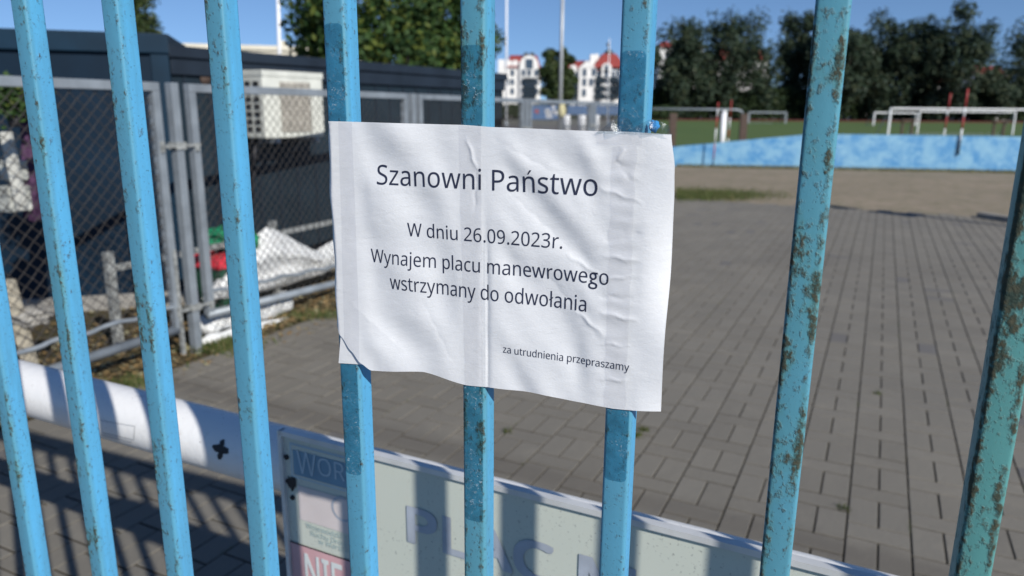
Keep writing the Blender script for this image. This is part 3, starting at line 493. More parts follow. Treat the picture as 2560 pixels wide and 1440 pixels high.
# ================================================================ GROUND
def sheet(name, pts, z, mat, sub=0):
    me = bpy.data.meshes.new(name)
    me.from_pydata([(p[0], p[1], z) for p in pts], [], [tuple(range(len(pts)))]); me.materials.append(mat)
    bm = bmesh.new(); bm.from_mesh(me); bmesh.ops.recalc_face_normals(bm, faces=bm.faces)
    if bm.faces[:] and bm.faces[0].normal.z < 0: bmesh.ops.reverse_faces(bm, faces=bm.faces)
    bm.to_mesh(me); bm.free()
    o = bpy.data.objects.new(name, me); col.objects.link(o); return S(o)
sheet('ground', [(-600, -60), (600, -60), (600, 900), (-600, 900)], -.060, M['far'])
def vp(a, b): return VD * a + VP_ * b       # a along the courses, b to the right
E0 = gp(480, 905)                            # left edge of the paving beside the grey fence
e_l = E0.dot(VP_) 
far_a = gp(1686, 500).dot(VD)
far_b = gp(2430, 536).dot(VD)
FAR = (far_a + far_b) / 2
sheet('paving_bed', [vp(-7, e_l - .02), vp(-7, e_l + 22), vp(FAR + .05, e_l + 22), vp(FAR + .05, e_l - .02)], -.014, M['joint'])
def paving():
    rnd = random.Random(4)
    vs = []; fs = []
    c, pd, g, ch = .200, .300, .0030, .0016
    nb = 56
    def brick(a0, a1, b0, b1):
        z = rnd.uniform(-.0012, .0012); tl = rnd.uniform(-.0008, .0008); s = rnd.uniform(-.001, .001)
        a0 += g * 1.3 + s; a1 -= g * 1.3 - s; b0 += g; b1 -= g
        o = len(vs)
        for (aa, bb, zz) in ((a0, b0, -.013), (a1, b0, -.013), (a1, b1, -.013), (a0, b1, -.013),
                             (a0, b0, -ch), (a1, b0, -ch), (a1, b1, -ch), (a0, b1, -ch),
                             (a0 + ch, b0 + ch, z + tl), (a1 - ch, b0 + ch, z - tl), (a1 - ch, b1 - ch, z - tl), (a0 + ch, b1 - ch, z + tl)):
            p = vp(aa, bb); vs.append((p.x, p.y, zz))
        for i in range(4):
            j = (i + 1) % 4
            fs.append((o + i, o + j, o + 4 + j, o + 4 + i)); fs.append((o + 4 + i, o + 4 + j, o + 8 + j, o + 8 + i))
        fs.append((o + 8, o + 9, o + 10, o + 11))
    for k in range(nb):
        b0 = e_l + k * c
        ph = (.13 if k % 2 else 0)
        a = -2.0 + ph
        while a < FAR - .02:
            # leave out what lies far outside the view
            mid = vp(a, b0)
            if a + .2 < FAR + .1 and mid.length < 16 and mid.y > -2.5:
                brick(a, a + .2, b0, b0 + .1); brick(a, a + .2, b0 + .1, b0 + .2)
            if a + .3 < FAR + .1 and mid.length < 16 and mid.y > -2.5: brick(a + .2, a + .3, b0, b0 + .2)
            a += pd
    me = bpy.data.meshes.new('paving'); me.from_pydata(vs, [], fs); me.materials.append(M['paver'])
    bm = bmesh.new(); bm.from_mesh(me); bmesh.ops.recalc_face_normals(bm, faces=bm.faces); bm.to_mesh(me); bm.free()
    o = bpy.data.objects.new('paving', me); col.objects.link(o); S(o)
paving()
# soil strip with leaves on the left, as a slightly humpy sheet
def humpy(name, f, na, nb, mat, amp, sc_, seed=0, base=0):
    vs = []; fs = []
    for i in range(na + 1):
        for j in range(nb + 1):
            p = f(i / na, j / nb)
            e = min(1, min(i, na - i, j, nb - j) / 2)
            h = noise.noise(Vector((p.x * sc_, p.y * sc_, seed))) * amp * e
            vs.append((p.x, p.y, base + h))
    for i in range(na):
        for j in range(nb):
            a = i * (nb + 1) + j; fs.append((a, a + nb + 1, a + nb + 2, a + 1))
    me = bpy.data.meshes.new(name); me.from_pydata(vs, [], fs); me.materials.append(mat)
    me.polygons.foreach_set('use_smooth', [True] * len(fs))
    bm = bmesh.new(); bm.from_mesh(me)
    bmesh.ops.recalc_face_normals(bm, faces=bm.faces)
    if bm.faces[0].normal.z < 0 if not bm.faces.ensure_lookup_table() else False: bmesh.ops.reverse_faces(bm, faces=bm.faces)
    bm.to_mesh(me); bm.free()
    o = bpy.data.objects.new(name, me); col.objects.link(o); return o
S(humpy('soil_strip', lambda a, b: vp(-6 + a * (FAR + 6), e_l - .02 - b * 9), 150, 46, M['soil'], .035, 1.6, 3, -.018))
S(humpy('sandy_ground', lambda a, b: vp(FAR + .05 + a * 26, e_l - 7 + b * 54), 60, 60, M['sand'], .03, .5, 5, -.02))
S(sheet('paving_margin', [vp(-7, e_l + 22), vp(-7, e_l + 47), vp(FAR + .05, e_l + 47), vp(FAR + .05, e_l + 22)], -.012, M['joint']))

M['grey_box'] = simple('grubby_white_box', (.40, .41, .38), .7, .35, 14)
# ================================================================ BLUE BAR FENCE (right in front of the lens)
fence = empty('bar_fence', P5 + Z * 0, RZ_F, 'sky blue steel bar fence with rust spots that carries the taped paper notice', 'fence')
def bar_mesh():
    m = MB(); prof = []; r = .0030; hw = BW / 2; k = 4
    for cx, cy, a0 in ((hw - r, hw - r, 0), (-hw + r, hw - r, 90), (-hw + r, -hw + r, 180), (hw - r, -hw + r, 270)):
        for j in range(k + 1):
            a = R(a0 + 90 * j / k); prof.append((cx + math.cos(a) * r, cy + math.sin(a) * r))
    zs = [0.17 + i * (1.545 - .17) / 60 for i in range(61)]; n = len(prof); vs = []; fs = []
    for z in zs:
        for x, y in prof: vs.append((x, y, z))
    for i in range(len(zs) - 1):
        for j in range(n): fs.append((i * n + j, i * n + (j + 1) % n, (i + 1) * n + (j + 1) % n, (i + 1) * n + j))
    m.add(vs, fs, True); return m
bar0 = bar_mesh().build('bar', M['bar'], fence)
rust = {-3: .3, -2: .3, -1: .3, 0: .62, 1: .62, 2: .52, 3: .38, 4: .52, 5: .85, 6: .34, 7: .98, 8: 1.9, 9: .9, 10: .6, 11: .5, 12: .5}
for i in range(-3, 13):
    o = bar0 if i == -3 else bar0.copy()
    if o is not bar0: col.objects.link(o); o.parent = fence
    q = (fence_pt(i) - P5).dot(FD)
    o.location = (q, 0, 0); o.color = (rust[i] / 2, 0, 0, 1)
    if i == 8: o['label'] = 'heavily rusted greenish blue bar'
    if i == 7: o['label'] = 'blue bar with many rust spots'
m = MB(); m.box((-1.15, -.022, 1.545), (1.0, .022, 1.632)); m.build('top_rail', M['bar'], fence, bevel=.003).color = (.15, 0, 0, 1)
m = MB(); m.box((-1.15, -.02, .12), (1.0, .02, .17)); m.build('bottom_rail', M['bar'], fence, bevel=.003).color = (.2, 0, 0, 1)

# ================================================================ PAPER NOTICE
def interp(tab, x):
    if x <= tab[0][0]: return tab[0][1]
    for (a, fa), (b, fb) in zip(tab, tab[1:]):
        if x <= b:
            t = (x - a) / (b - a); t = t * t * (3 - 2 * t) * .5 + t * .5
            return fa + (fb - fa) * t
    return tab[-1][1]
topT = [fq(*p) for p in ((800, 302), (822, 303), (1150, 312), (1240, 318), (1500, 328), (1560, 329), (1678, 336), (1720, 340))]
botT = [fq(*p) for p in ((800, 800), (838, 818), (854, 842), (880, 876), (905, 907), (930, 925), (1060, 930), (1165, 963), (1240, 971), (1345, 984), (1430, 1003), (1530, 1021), (1650, 1033), (1700, 1036))]
def vtab(px): return sorted([(fq(*p)[1], fq(*p)[0]) for p in px])
leftT = vtab(((822, 303), (814, 372), (817, 480), (824, 600), (831, 700), (838, 818)))
rightT = vtab(((1678, 336), (1686, 420), (1684, 500), (1672, 700), (1661, 850), (1650, 1033)))
sst = lambda a, b, x: (lambda t: t * t * (3 - 2 * t))(max(0, min(1, (x - a) / (b - a))))
S_ = SP
CREASES = []
for (ax_, ay_, bx_, by_, am_, wd_) in ((1168, 350, 1192, 425, .0010, .0011), (1192, 425, 1186, 520, -.0007, .0010), (1560, 372, 1545, 402, .0010, .0011), (1545, 402, 1590, 470, -.0009, .0013),
        (1500, 470, 1600, 505, .0009, .0016), (1516, 600, 1596, 585, -.0010, .0014), (1512, 640, 1590, 652, .0009, .0013), (1508, 700, 1580, 690, .0010, .0010), (1505, 742, 1575, 748, -.0010, .0012),
        (1505, 782, 1590, 802, .0010, .0016), (1506, 858, 1572, 866, .0008, .0008), (1504, 948, 1568, 951, .0008, .0008), (1420, 640, 1500, 690, .0009, .0020), (1430, 770, 1505, 835, .0010, .0022),
        (1240, 350, 1400, 440, -.0006, .0050), (1270, 480, 1420, 620, -.0006, .0055), (1350, 670, 1500, 850, -.0006, .0050), (880, 760, 1010, 880, .0004, .0045), (1060, 760, 1130, 900, -.0004, .0045)):
    (q0_, z0_), (q1_, z1_) = fq(ax_, ay_), fq(bx_, by_)
    CREASES.append(((q0_ + q1_) / 2, (z0_ + z1_) / 2, math.atan2(z1_ - z0_, q1_ - q0_), math.hypot(q1_ - q0_, z1_ - z0_) * .62, am_, wd_))
def pdisp(q, z):
    d = .0011
    # distance from the nearest bar face: sheet is pressed flat there
    nb = min(abs(q + S_), abs(q), abs(q - S_))
    free = sst(.008, .035, nb)
    wv = noise.noise(Vector((q * 9, z * 9, 1.3)))
    wv2 = noise.noise(Vector((q * 22, z * 30, 7.1)))
    diag = (q + z * .95) + wv * .018
    mid = sst(.0, .04, q) * (1 - sst(S_ - .006, S_ + .02, q))
    lf = sst(-S_, -S_ + .03, q) * (1 - sst(-.02, .005, q))
    zt = 1.385 - z
    d += .00095 * math.sin(diag * 2 * math.pi / .078 + .6 + 3.5 * wv) * mid * sst(-.01, .03, zt) * free
    d += .00050 * math.sin((q * 1.2 + z) * 2 * math.pi / .040 + 5 * wv) * mid * free * (.5 + wv2)
    d += .0010 * math.sin((q * 1.0 + z * .8) * 2 * math.pi / .080 + 2.0 + 3 * wv) * lf * free
    d += .0022 * mid * free * wv + .0014 * lf * free * wv2 + .0006 * wv2
    # upright groove just right of the middle strip
    g = math.exp(-((q - .0115) / .0035) ** 2) * sst(.04, .13, zt) * (1 - sst(.19, .24, zt))
    d -= .0012 * g
    # small cross wrinkles beside the right strip
    d += .00034 * noise.noise(Vector((q * 40, z * 120, 2.2))) * 2 * math.exp(-((q - S_ + .004) / .016) ** 2)
    for (cq_, cz_, ang, ln, am, wd_) in CREASES:
        ca, sa = math.cos(ang), math.sin(ang); x_ = (q - cq_) * ca + (z - cz_) * sa; y_ = -(q - cq_) * sa + (z - cz_) * ca + .0006 * math.sin(x_ * 420)
        if abs(x_) < ln: d += am * math.exp(-abs(y_) / wd_) * (1 - (x_ / ln) ** 2)
    # right edge bends back, lower left corner lifts
    e = max(0, q - S_ - .012)
    d -= e * e * 7 * (1 + .6 * math.sin(z * 40)) + .0012 * sst(0, .03, e) * math.sin(z * 55)
    d += .0032 * sst(.165, .225, zt) * (1 - sst(-.115, -.02, q)) * sst(-.145, -.118, q)
    # bottom edge flutters a little
    d += .0012 * sst(.19, .23, zt) * math.sin(q * 48 + 1) * free
    # left edge is folded back round the bar
    qf = -S_ - .0088 + .0008 * math.sin(z * 70)
    if nb < BW / 2 + .002: d = max(d, .0007)
    if q < qf: d -= (qf - q) * 1.05 + .0006 * math.sin(z * 150) * sst(0, .003, qf - q)
    return d
def PS(q, z, extra=0.0): return fpoint(q, z, BW / 2 + pdisp(q, z) + extra)
notice = empty('paper_notice', P5 + Z * 1.17 + FN * .012, RZ_F, 'white paper notice in Polish taped to three blue bars, creased and wavy', 'notice')
bpy.context.view_layer.update()
def grid_sheet(name, qz, nu, nv, mat, parent, extra=0.0, thick=0.0, loc=None):
    inv = parent.matrix_world.inverted() if parent else Matrix.Identity(4)
    vs = []; fs = []
    for j in range(nv + 1):
        for i in range(nu + 1):
            q, z = qz(i / nu, j / nv); vs.append(inv @ PS(q, z, extra))
    for j in range(nv):
        for i in range(nu):
            a = j * (nu + 1) + i; fs.append((a, a + nu + 1, a + nu + 2, a + 1))
    me = bpy.data.meshes.new(name); me.from_pydata(vs, [], fs); me.materials.append(mat)
    me.polygons.foreach_set('use_smooth', [True] * len(fs))
    if thick:
        bm = bmesh.new(); bm.from_mesh(me); bmesh.ops.solidify(bm, geom=bm.faces[:], thickness=thick); bm.to_mesh(me); bm.free()
    o = bpy.data.objects.new(name, me); col.objects.link(o)
    if parent: o.parent = parent
    return o
def paper_qz(u, v):
    zt0, zb0 = 1.385, 1.17
    z = zt0 + (zb0 - zt0) * v
    ql = interp(leftT, z); qr = interp(rightT, z); q = ql + (qr - ql) * (u ** .9 if u < .3 else .3 ** .9 + (u - .3) * (1 - .3 ** .9) / .7)
    zt = interp(topT, q); zb = interp(botT, q)
    return q, zt + (zb - zt) * v
grid_sheet('sheet', paper_qz, 260, 190, M['paper'], notice)
# torn lower left corner that stays stuck to the bar
fl = [fq(*p) for p in ((853, 818), (846, 908), (908, 912), (893, 885), (876, 858), (864, 836))]
cq = sum(p[0] for p in fl) / 6; cz = sum(p[1] for p in fl) / 6
inv = notice.matrix_world.inverted()
mm = MB(); mm.add([inv @ fpoint(q, z, BW / 2 + .0009) for q, z in fl], [tuple(range(6))]); mm.build('torn_corner', M['paper'], notice)
LINES = [("Szanowni Państwo", (943.5, 460.5), (1493, 490.5), (943.5, 412), .572),
         ("W dniu 26.09.2023r.", (1019, 590), (1404, 622.5), (1019, 557), .572),
         ("Wynajem placu manewrowego", (926.5, 655), (1521, 713), (926.5, 622), .572),
         ("wstrzymany do odwołania", (975.5, 721.5), (1465, 780), (975.5, 695.5), .43),
         ("za utrudnienia przepraszamy", (1257.5, 881.5), (1573, 928), (1257.5, 868), .43)]
for s, a, b, c, em in LINES:
    qa, za = fq(*a); qb, zb = fq(*b); hgt = (fq(*c)[1] - za) / em
    dx, dz = qb - qa, zb - za
    ln = math.hypot(dx, dz); ux, uz = -dz / ln, dx / ln
    def mp(fx, y, qa=qa, za=za, dx=dx, dz=dz, h=hgt, ux=ux, uz=uz):
        q = qa + dx * fx + ux * y * h; z = za + dz * fx + uz * y * h
        return inv @ PS(q, z, .00022)
    lay_text(s, 'printed_line', mp, M['ink'], notice, cut=.0032 / hgt)
# tape strips -----------------------------------------------------------------
TG = 'clear tape strips that hold the notice'
def strip(px, mat, label, extra=.00045, wav=.0, group=TG, nu=14, nv=110):
    a, b, c, d = [fq(*p) for p in px]            # top left, top right, bottom right, bottom left
    def f(u, v):
        l = (a[0] + (d[0] - a[0]) * v, a[1] + (d[1] - a[1]) * v); r = (b[0] + (c[0] - b[0]) * v, b[1] + (c[1] - b[1]) * v)
        q = l[0] + (r[0] - l[0]) * u; z = l[1] + (r[1] - l[1]) * u
        if wav: q += wav * (noise.noise(Vector((v * 14, u * 2, 3))) * (1 if u in (0, 1) else .6))
        return q, z
    o = grid_sheet('tape_strip', f, nu, nv, mat, None, extra)
    return tag(o, label, 'tape', group)
strip(((1146, 313), (1203, 316), (1207, 966), (1163, 961)), M['tape_pap'], 'upright clear tape strip down the middle of the notice, over the i of Szanowni', wav=.0004)
strip(((1530, 366), (1592, 364), (1563, 1021), (1510, 1017)), M['tape_pap'], 'wrinkled clear tape strip down the right third of the notice', extra=.0006, wav=.0024)
strip(((846, 305), (880, 306), (902, 900), (862, 850)), M['tape_pap'], 'clear tape strip along the folded left edge of the notice')
strip(((1486, 330), (1606, 334), (1606, 364), (1494, 360)), M['tape_pap'], 'short level piece of clear tape on the top right edge of the notice', extra=.0010, nv=16)
def bar_tape(i, y0, y1, label, wl=-.0092, wr=.0088, wrap=False):
    q0 = (fence_pt(i) - P5).dot(FD)
    base = P5 + FD * q0
    zz = []
    for y in (y0, y1):
        # z of the front face of this bar at image row y
        lo, hi = 0.2, 1.7
        for _ in range(40):
            md = (lo + hi) / 2; p = base + FN * (BW / 2) + Z * md - CAM; cc = RM.transposed() @ p
            yy_ = 720 - F * cc.y / -cc.z
            if yy_ > y: lo = md
            else: hi = md
        zz.append(lo)
    z0, z1 = zz; vs = []; fs = []; nu, nv = 8, 60; rr = .004
    for j in range(nv + 1):
        z = z0 + (z1 - z0) * j / nv
        dz = min(z0 - z, z - z1); rnd_ = 0
        if dz < rr: rnd_ = rr - math.sqrt(max(0, rr * rr - (rr - dz) ** 2))
        for k in range(nu + 1):
            a, b = wl + rnd_, wr - rnd_
            q = a + (b - a) * k / nu
            off = .00035 + .00018 * noise.noise(Vector((q * 300, z * 120, i)))
            over = max(0, abs(q) - (BW / 2 - .003))
            off -= over * over / .006 if over < .003 else .0015
            vs.append(base + FD * q + FN * (BW / 2 + off) + Z * z)
    for j in range(nv):
        for k in range(nu):
            a = j * (nu + 1) + k; fs.append((a, a + nu + 1, a + nu + 2, a + 1))
    me = bpy.data.meshes.new('tape_strip'); me.from_pydata(vs, [], fs); me.materials.append(M['tape_bar']); me.polygons.foreach_set('use_smooth', [True] * len(fs))
    o = bpy.data.objects.new('tape_strip', me); col.objects.link(o)
    return tag(o, label, 'tape', 'dark wet looking tape stuck to the blue bars')
bar_tape(4, 58, 309, 'dark strip of tape on the left notice bar, above the paper')
bar_tape(4, 905, 1186, 'dark strip of tape on the left notice bar, below the torn corner')
bar_tape(5, 112, 318, 'dark rounded strip of tape on the middle notice bar, above the paper')
bar_tape(5, 955, 1302, 'long dark strip of tape on the middle notice bar, below the paper')
bar_tape(6, 126, 334, 'wrinkled dark strip of tape on the right notice bar, above the paper')
bar_tape(6, 1012, 1202, 'dark strip of tape with worn print on the right notice bar, below the paper')
# crumpled loose tape and the lump of putty at the top right
lp = [fq(*p) for p in ((1489, 334), (1546, 292), (1668, 300), (1684, 338))]
def lf(u, v):
    a = (lp[0][0] * (1 - u) + lp[3][0] * u, lp[0][1] * (1 - u) + lp[3][1] * u)
    b = (lp[1][0] * (1 - u) + lp[2][0] * u, lp[1][1] * (1 - u) + lp[2][1] * u)
    hgt = (1 - v) * (.45 + .55 * abs(math.sin(u * 5.2 + .8))) ** 1
    return a[0] + (b[0] - a[0]) * hgt, a[1] + (b[1] - a[1]) * hgt
vs = []; fs = []
nu, nv = 44, 12
for j in range(nv + 1):
    for i in range(nu + 1):
        q, z = lf(i / nu, j / nv)
        cr = noise.noise(Vector((q * 130, z * 130, 4))) * .004 + .0018
        inside = math.exp(-((q - S_) / .011) ** 4)
        off = BW / 2 + .0012 + abs(cr) * (1 - .6 * inside)
        vs.append(fpoint(q, z, off))
for j in range(nv):
    for i in range(nu):
        a = j * (nu + 1) + i; fs.append((a, a + nu + 1, a + nu + 2, a + 1))
me = bpy.data.meshes.new('loose_tape'); me.from_pydata(vs, [], fs); me.materials.append(M['tape_loose'])
o = bpy.data.objects.new('loose_tape', me); col.objects.link(o)
tag(o, 'crumpled loose clear tape above the top right corner of the notice', 'tape')
def blob(name, c, rad, mat, amp=.25, sc_=1.0, sub=3, seed=0, flat=None, parent=None):
    bm = bmesh.new(); bmesh.ops.create_icosphere(bm, subdivisions=sub, radius=1)
    for v in bm.verts:
        n_ = v.co.normalized(); f = 1 + amp * noise.noise(n_ * 1.6 * sc_ + Vector((seed, 0, 0))) + amp * .5 * noise.noise(n_ * 4 * sc_ + Vector((seed, 3, 0)))
        v.co = Vector((n_.x * rad[0], n_.y * rad[1], n_.z * rad[2])) * f
        if flat is not None and v.co.z < flat: v.co.z = flat
    me = bpy.data.meshes.new(name); bm.to_mesh(me); bm.free(); me.materials.append(mat); me.polygons.foreach_set('use_smooth', [True] * len(me.polygons))
    o = bpy.data.objects.new(name, me); col.objects.link(o); o.location = c
    if parent: o.parent = parent
    return o
q_, z_ = fq(1634, 315)
tag(blob('putty_lump', fpoint(q_, z_, .0095), (.0034, .003, .0043), M['putty'], .35, seed=2), 'small bright blue lump of putty on the right notice bar above the paper', 'putty')

# ================================================================ BARRIER BOOM AND ITS SIGN
RZ_B = dirz(BD)
boom = empty('barrier_boom', BA, RZ_B, 'thick round white barrier boom running across just behind the blue fence', 'barrier')
m = MB(); m.tube([(-3.2 + i * .25, 0, 0) for i in range(27)], BR, 40); tube = m.build('boom_tube', M['boom'], boom)
bpy.context.view_layer.update()
binv = boom.matrix_world.inverted()
def cyl_hit(px, py, r=BR + .0006):
    o = binv @ CAM; d = (binv.to_3x3() @ ray(px, py))
    a = d.y ** 2 + d.z ** 2; b = 2 * (o.y * d.y + o.z * d.z); c = o.y ** 2 + o.z ** 2 - r * r
    t = (-b - math.sqrt(max(0, b * b - 4 * a * c))) / (2 * a); return o + d * t
def decal(polys, name, mat, parent):
    m = MB()
    for poly in polys:
        cx = sum(p[0] for p in poly) / len(poly); cy = sum(p[1] for p in poly) / len(poly)
        m.add([cyl_hit(cx, cy)] + [cyl_hit(*p) for p in poly], [(0, i + 1, (i + 1) % len(poly) + 1) for i in range(len(poly))])
    return m.build(name, mat, parent)
def ell(cx, cy, a, b, rot=0, n=12):
    return [(cx + math.cos(t) * a * math.cos(rot) - math.sin(t) * b * math.sin(rot), cy + math.cos(t) * a * math.sin(rot) + math.sin(t) * b * math.cos(rot)) for t in [2 * math.pi * i / n for i in range(n)]]
dc = []
for cx, cy, a, b, r_ in ((551, 1123, 15, 10, .9), (551, 1123, 16, 7, -.2), (555, 1108, 8, 6, 1.2), (550, 1139, 7, 8, .2), (537, 1117, 7, 6, 0), (540, 1124, 8, 4, .5), (564, 1130, 8, 5, .1), (567, 1124, 5, 4, 0), (558, 1102, 4, 4, 0), (549, 1146, 5, 3, 0)):
    dc.append(ell(cx, cy, a, b, r_))
decal(dc, 'black_marking', M['black'], boom)
def lineseg(a, b, w_=1.2):
    (x0, y0), (x1, y1) = a, b; l = math.hypot(x1 - x0, y1 - y0); nx, ny = -(y1 - y0) / l * w_ / 2, (x1 - x0) / l * w_ / 2
    return [[(x0 + (x1 - x0) * t0 + nx, y0 + (y1 - y0) * t0 + ny), (x0 + (x1 - x0) * t1 + nx, y0 + (y1 - y0) * t1 + ny), (x0 + (x1 - x0) * t1 - nx, y0 + (y1 - y0) * t1 - ny), (x0 + (x1 - x0) * t0 - nx, y0 + (y1 - y0) * t0 - ny)] for t0, t1 in [(i / 6, (i + 1) / 6) for i in range(6)]]
ls = []
for a, b in (((250, 1050), (268, 1054)), ((268, 1054), (337, 1066)), ((337, 1066), (334, 1100)), ((255, 1082), (334, 1100)), ((255, 1088), (330, 1106))): ls += lineseg(a, b)
decal(ls, 'scratched_outline', M['galv'], boom)

SO = BR + .008
SPt = BA + BN * SO
def sq(px, py):
    p = on_plane(px, py, SPt, BN); return (p - BA).dot(BD), p.z
tL, zTop = sq(704, 1079)
sign = empty('sign_board', BA + BD * tL + BN * SO + Z * (zTop - .42 - BA.z), RZ_B, 'weathered pale sign board reading PLAC M, hung on the white boom', 'sign board')
bpy.context.view_layer.update()
# local x along the boom, y away from the camera, z up
SW, SH = 2.2, .42
m = MB(); m.box((0, 0, 0), (SW, .004, SH)); m.build('board', M['sign'], sign)
m = MB(); m.box((0, -.006, SH - .004), (SW, .006, SH + .004)); m.box((0, -.006, -.004), (SW, .006, .004)); m.box((-.004, -.006, -.004), (.003, .006, SH + .004)); m.build('edge_trim', M['sign_edge'], sign)
def sl(px, py):
    t, z = sq(px, py); return t - tL, z - (zTop - SH)
def plate(name, x0, z0, x1, z1, mat, y=-.0009):
    m = MB(); m.add([(x0, y, z0), (x1, y, z0), (x1, y, z1), (x0, y, z1)], [(0, 1, 2, 3)]); return m.build(name, mat, sign)
x_a, _ = sl(733, 1123); _, zh1 = sl(744, 1125); _, zh0 = sl(744, 1186)
x_b, _ = sl(925, 1150)
plate('header_outline', x_a - .006, zh0 - .006, x_b + .004, zh1 + .010, M['sign_bline'], -.0006)
plate('header_field', x_a - .003, zh0 - .003, x_b + .001, zh1 + .007, M['sign'], -.0012)
plate('blue_header', x_a, zh0, x_b - .002, zh1, M['sign_blue'], -.0018)
def flat_text(s, name, xl, xr, zb, em, mat, y=-.0024, bold=0.0):
    def mp(fx, yy_): return Vector((xl + (xr - xl) * fx, y, zb + yy_ * em))
    o = lay_text(s, name, mp, mat, sign, 0, False); return o
wl, _ = sl(745, 1150); wr, _ = sl(868, 1160); _, wb = sl(760, 1178)
def big_text(s, name, xl, em, zb, mat, emx=None, y=-.0012, bold=.028):
    bm, wd = text_polys(s, name, False)
    emx = emx or em
    me = bpy.data.meshes.new(name)
    xs = [v.co.x for v in bm.verts]; x0 = min(xs)
    # heavier weight: offset copies merged into one letter shape
    parts = bm.copy()
    vs = []; fs = []; bm.verts.index_update()
    for k, (ox, oz) in enumerate(((0, 0), (bold, 0), (0, bold), (bold, bold), (bold / 2, 0), (0, bold / 2), (bold, bold / 2), (bold / 2, bold))):
        o_ = len(vs)
        vs += [(xl + (v.co.x - x0 + ox) * emx, y - k * .00004, zb + (v.co.y + oz) * em) for v in bm.verts]
        fs += [tuple(v.index + o_ for v in f.verts) for f in bm.faces]
    me.from_pydata(vs, [], fs); me.materials.append(mat); bm.free(); parts.free()
    o = bpy.data.objects.new(name, me); col.objects.link(o); o.parent = sign; return o, wd
_, wt = sl(748, 1150)
em_w = .052
w2, _ = sl(793, 1160); w3, _ = sl(797, 1160); w4, _ = sl(900, 1180)
flat_text('W', 'header_letter', wl, w2, wb - .003, .066, M['sign_bline'], -.0026)
flat_text('ORD', 'header_letters', w3, w4, wb + .003, .050, M['sign_bline'], -.0026)
# pale field with a round emblem, small print, thin line, faded red band with NIE
px0, _ = sl(742, 1300); _, pz1 = sl(758, 1216); _, pz0 = sl(760, 1300)
x_l, _ = sl(745, 1210)
plate('pale_field', x_l, pz0, x_b + .0, pz1, M['sign_pale'])
bx, bz = sl(858, 1272)
m = MB(); ring = [(bx + math.cos(a) * r_, -.0016, bz + math.sin(a) * r_) for r_ in (.021, .017) for a in [R(70 + i * 10) for i in range(25)]]
m.add(ring, [(i, i + 1, i + 26, i + 25) for i in range(24)]); m.build('round_emblem', M['sign_lav'], sign)
_, l1 = sl(800, 1328); _, l2 = sl(800, 1344); _, l3 = sl(800, 1358)
xt, _ = sl(768, 1320)
for s_, z_, w_ in (('Wojewódzki Ośrodek', l1, .125), ('Ruchu Drogowego', l2, .108), ('w Warszawie', l3, .078)):
    flat_text(s_, 'small_print', xt + (.125 - w_) / 2, xt + (.125 - w_) / 2 + w_, z_, .0155, M['sign_teal'], -.0018)
_, rz1 = sl(745, 1358); 
plate('thin_line', 0.004, rz1 - .0012, x_b, rz1 + .0012, M['black'], -.0016)
plate('red_band', .004, 0.005, 1.35, rz1 - .075, M['sign_pink'])
plate('red_panel', .004, rz1 - .080, x_b, rz1 - .0012, M['sign_pink'], -.0014)
nl, nb_ = sl(763, 1416)
n1_, _ = sl(764, 1400); n2_, _ = sl(858, 1420)
bm_, wd_ = text_polys('NIE', 'tmp', False); xs = [v.co.x for v in bm_.verts]; wx = max(xs) - min(xs) + .03; bm_.free()
big_text('NIE', 'red_panel_letters', n1_, .098, rz1 - .0705, M['sign_white'], (n2_ - n1_) / wx, -.0024, .03)
pl, pb = sl(1020, 1353); _, pt = sl(1016, 1264); cr_, _ = sl(1384, 1400); ml_, _ = sl(1448, 1400)
em = (pt - pb) / .60
bm_, wd_ = text_polys('PLAC', 'tmp', False); xs = [v.co.x for v in bm_.verts]; wx = max(xs) - min(xs) + .04; bm_.free()
emx = (cr_ - pl) / wx
big_text('PLAC', 'large_letters', pl, em, pb, M['sign_lav'], emx, -.0014, .045)
big_text('MANEWROWY', 'large_letters', ml_, em, pb, M['sign_lav'], emx, -.0014, .045)
for k, (x_, y_) in enumerate(((718, 1142), (733, 1243))):
    bx, bz = sl(x_, y_); m = MB(); m.tube([(bx, -.003, bz), (bx, 0, bz)], .004, 12); m.build('bolt', M['black'], sign)
bx, bz = sl(729, 1204)
m = MB(); rnd = random.Random(5)
pts = [(bx + math.cos(a) * .010 * rnd.uniform(.5, 1.3), -.0018, bz + math.sin(a) * .012 * rnd.uniform(.5, 1.4)) for a in [R(i * 18) for i in range(20)]]
m.add([(bx, -.0018, bz)] + pts, [(0, i + 1, (i + 1) % 20 + 1) for i in range(20)]); m.build('tar_stain', M['black'], sign)
# ================================================================ GREY CHAIN LINK FENCE
RZ_C = dirz(CD)
CN = Vector((CD.y, -CD.x, 0))                # towards the paving
PL = 2.52
def weave(m, x0, x1, z0, z1, a, r, n=3, seed=0):
    """two families of slanting wires, each slightly bent over its neighbour"""
    Wd, Hd = x1 - x0, z1 - z0
    rnd = random.Random(seed)
    for s in (1, -1):
        k = -int(Hd / a) - 1
        while k * a < Wd + Hd:
            c = x0 + k * a
            pts = []
            # line x = c + t, z = z0 + t (s=1) or mirrored
            t0 = max(0, x0 - c) if s == 1 else max(0, c - x1)
            t1 = min(Hd, x1 - c) if s == 1 else min(Hd, c - x0)
            if t1 - t0 > .02:
                st = a / 2; q = int((t1 - t0) / st) + 1
                for j in range(q + 1):
                    t = min(t0 + j * st, t1)
                    pts.append((c + s * t, (.0022 if (j + k) % 2 else -.0022) * s, z0 + t))
                m.tube(pts, r, n, False)
            k += 1
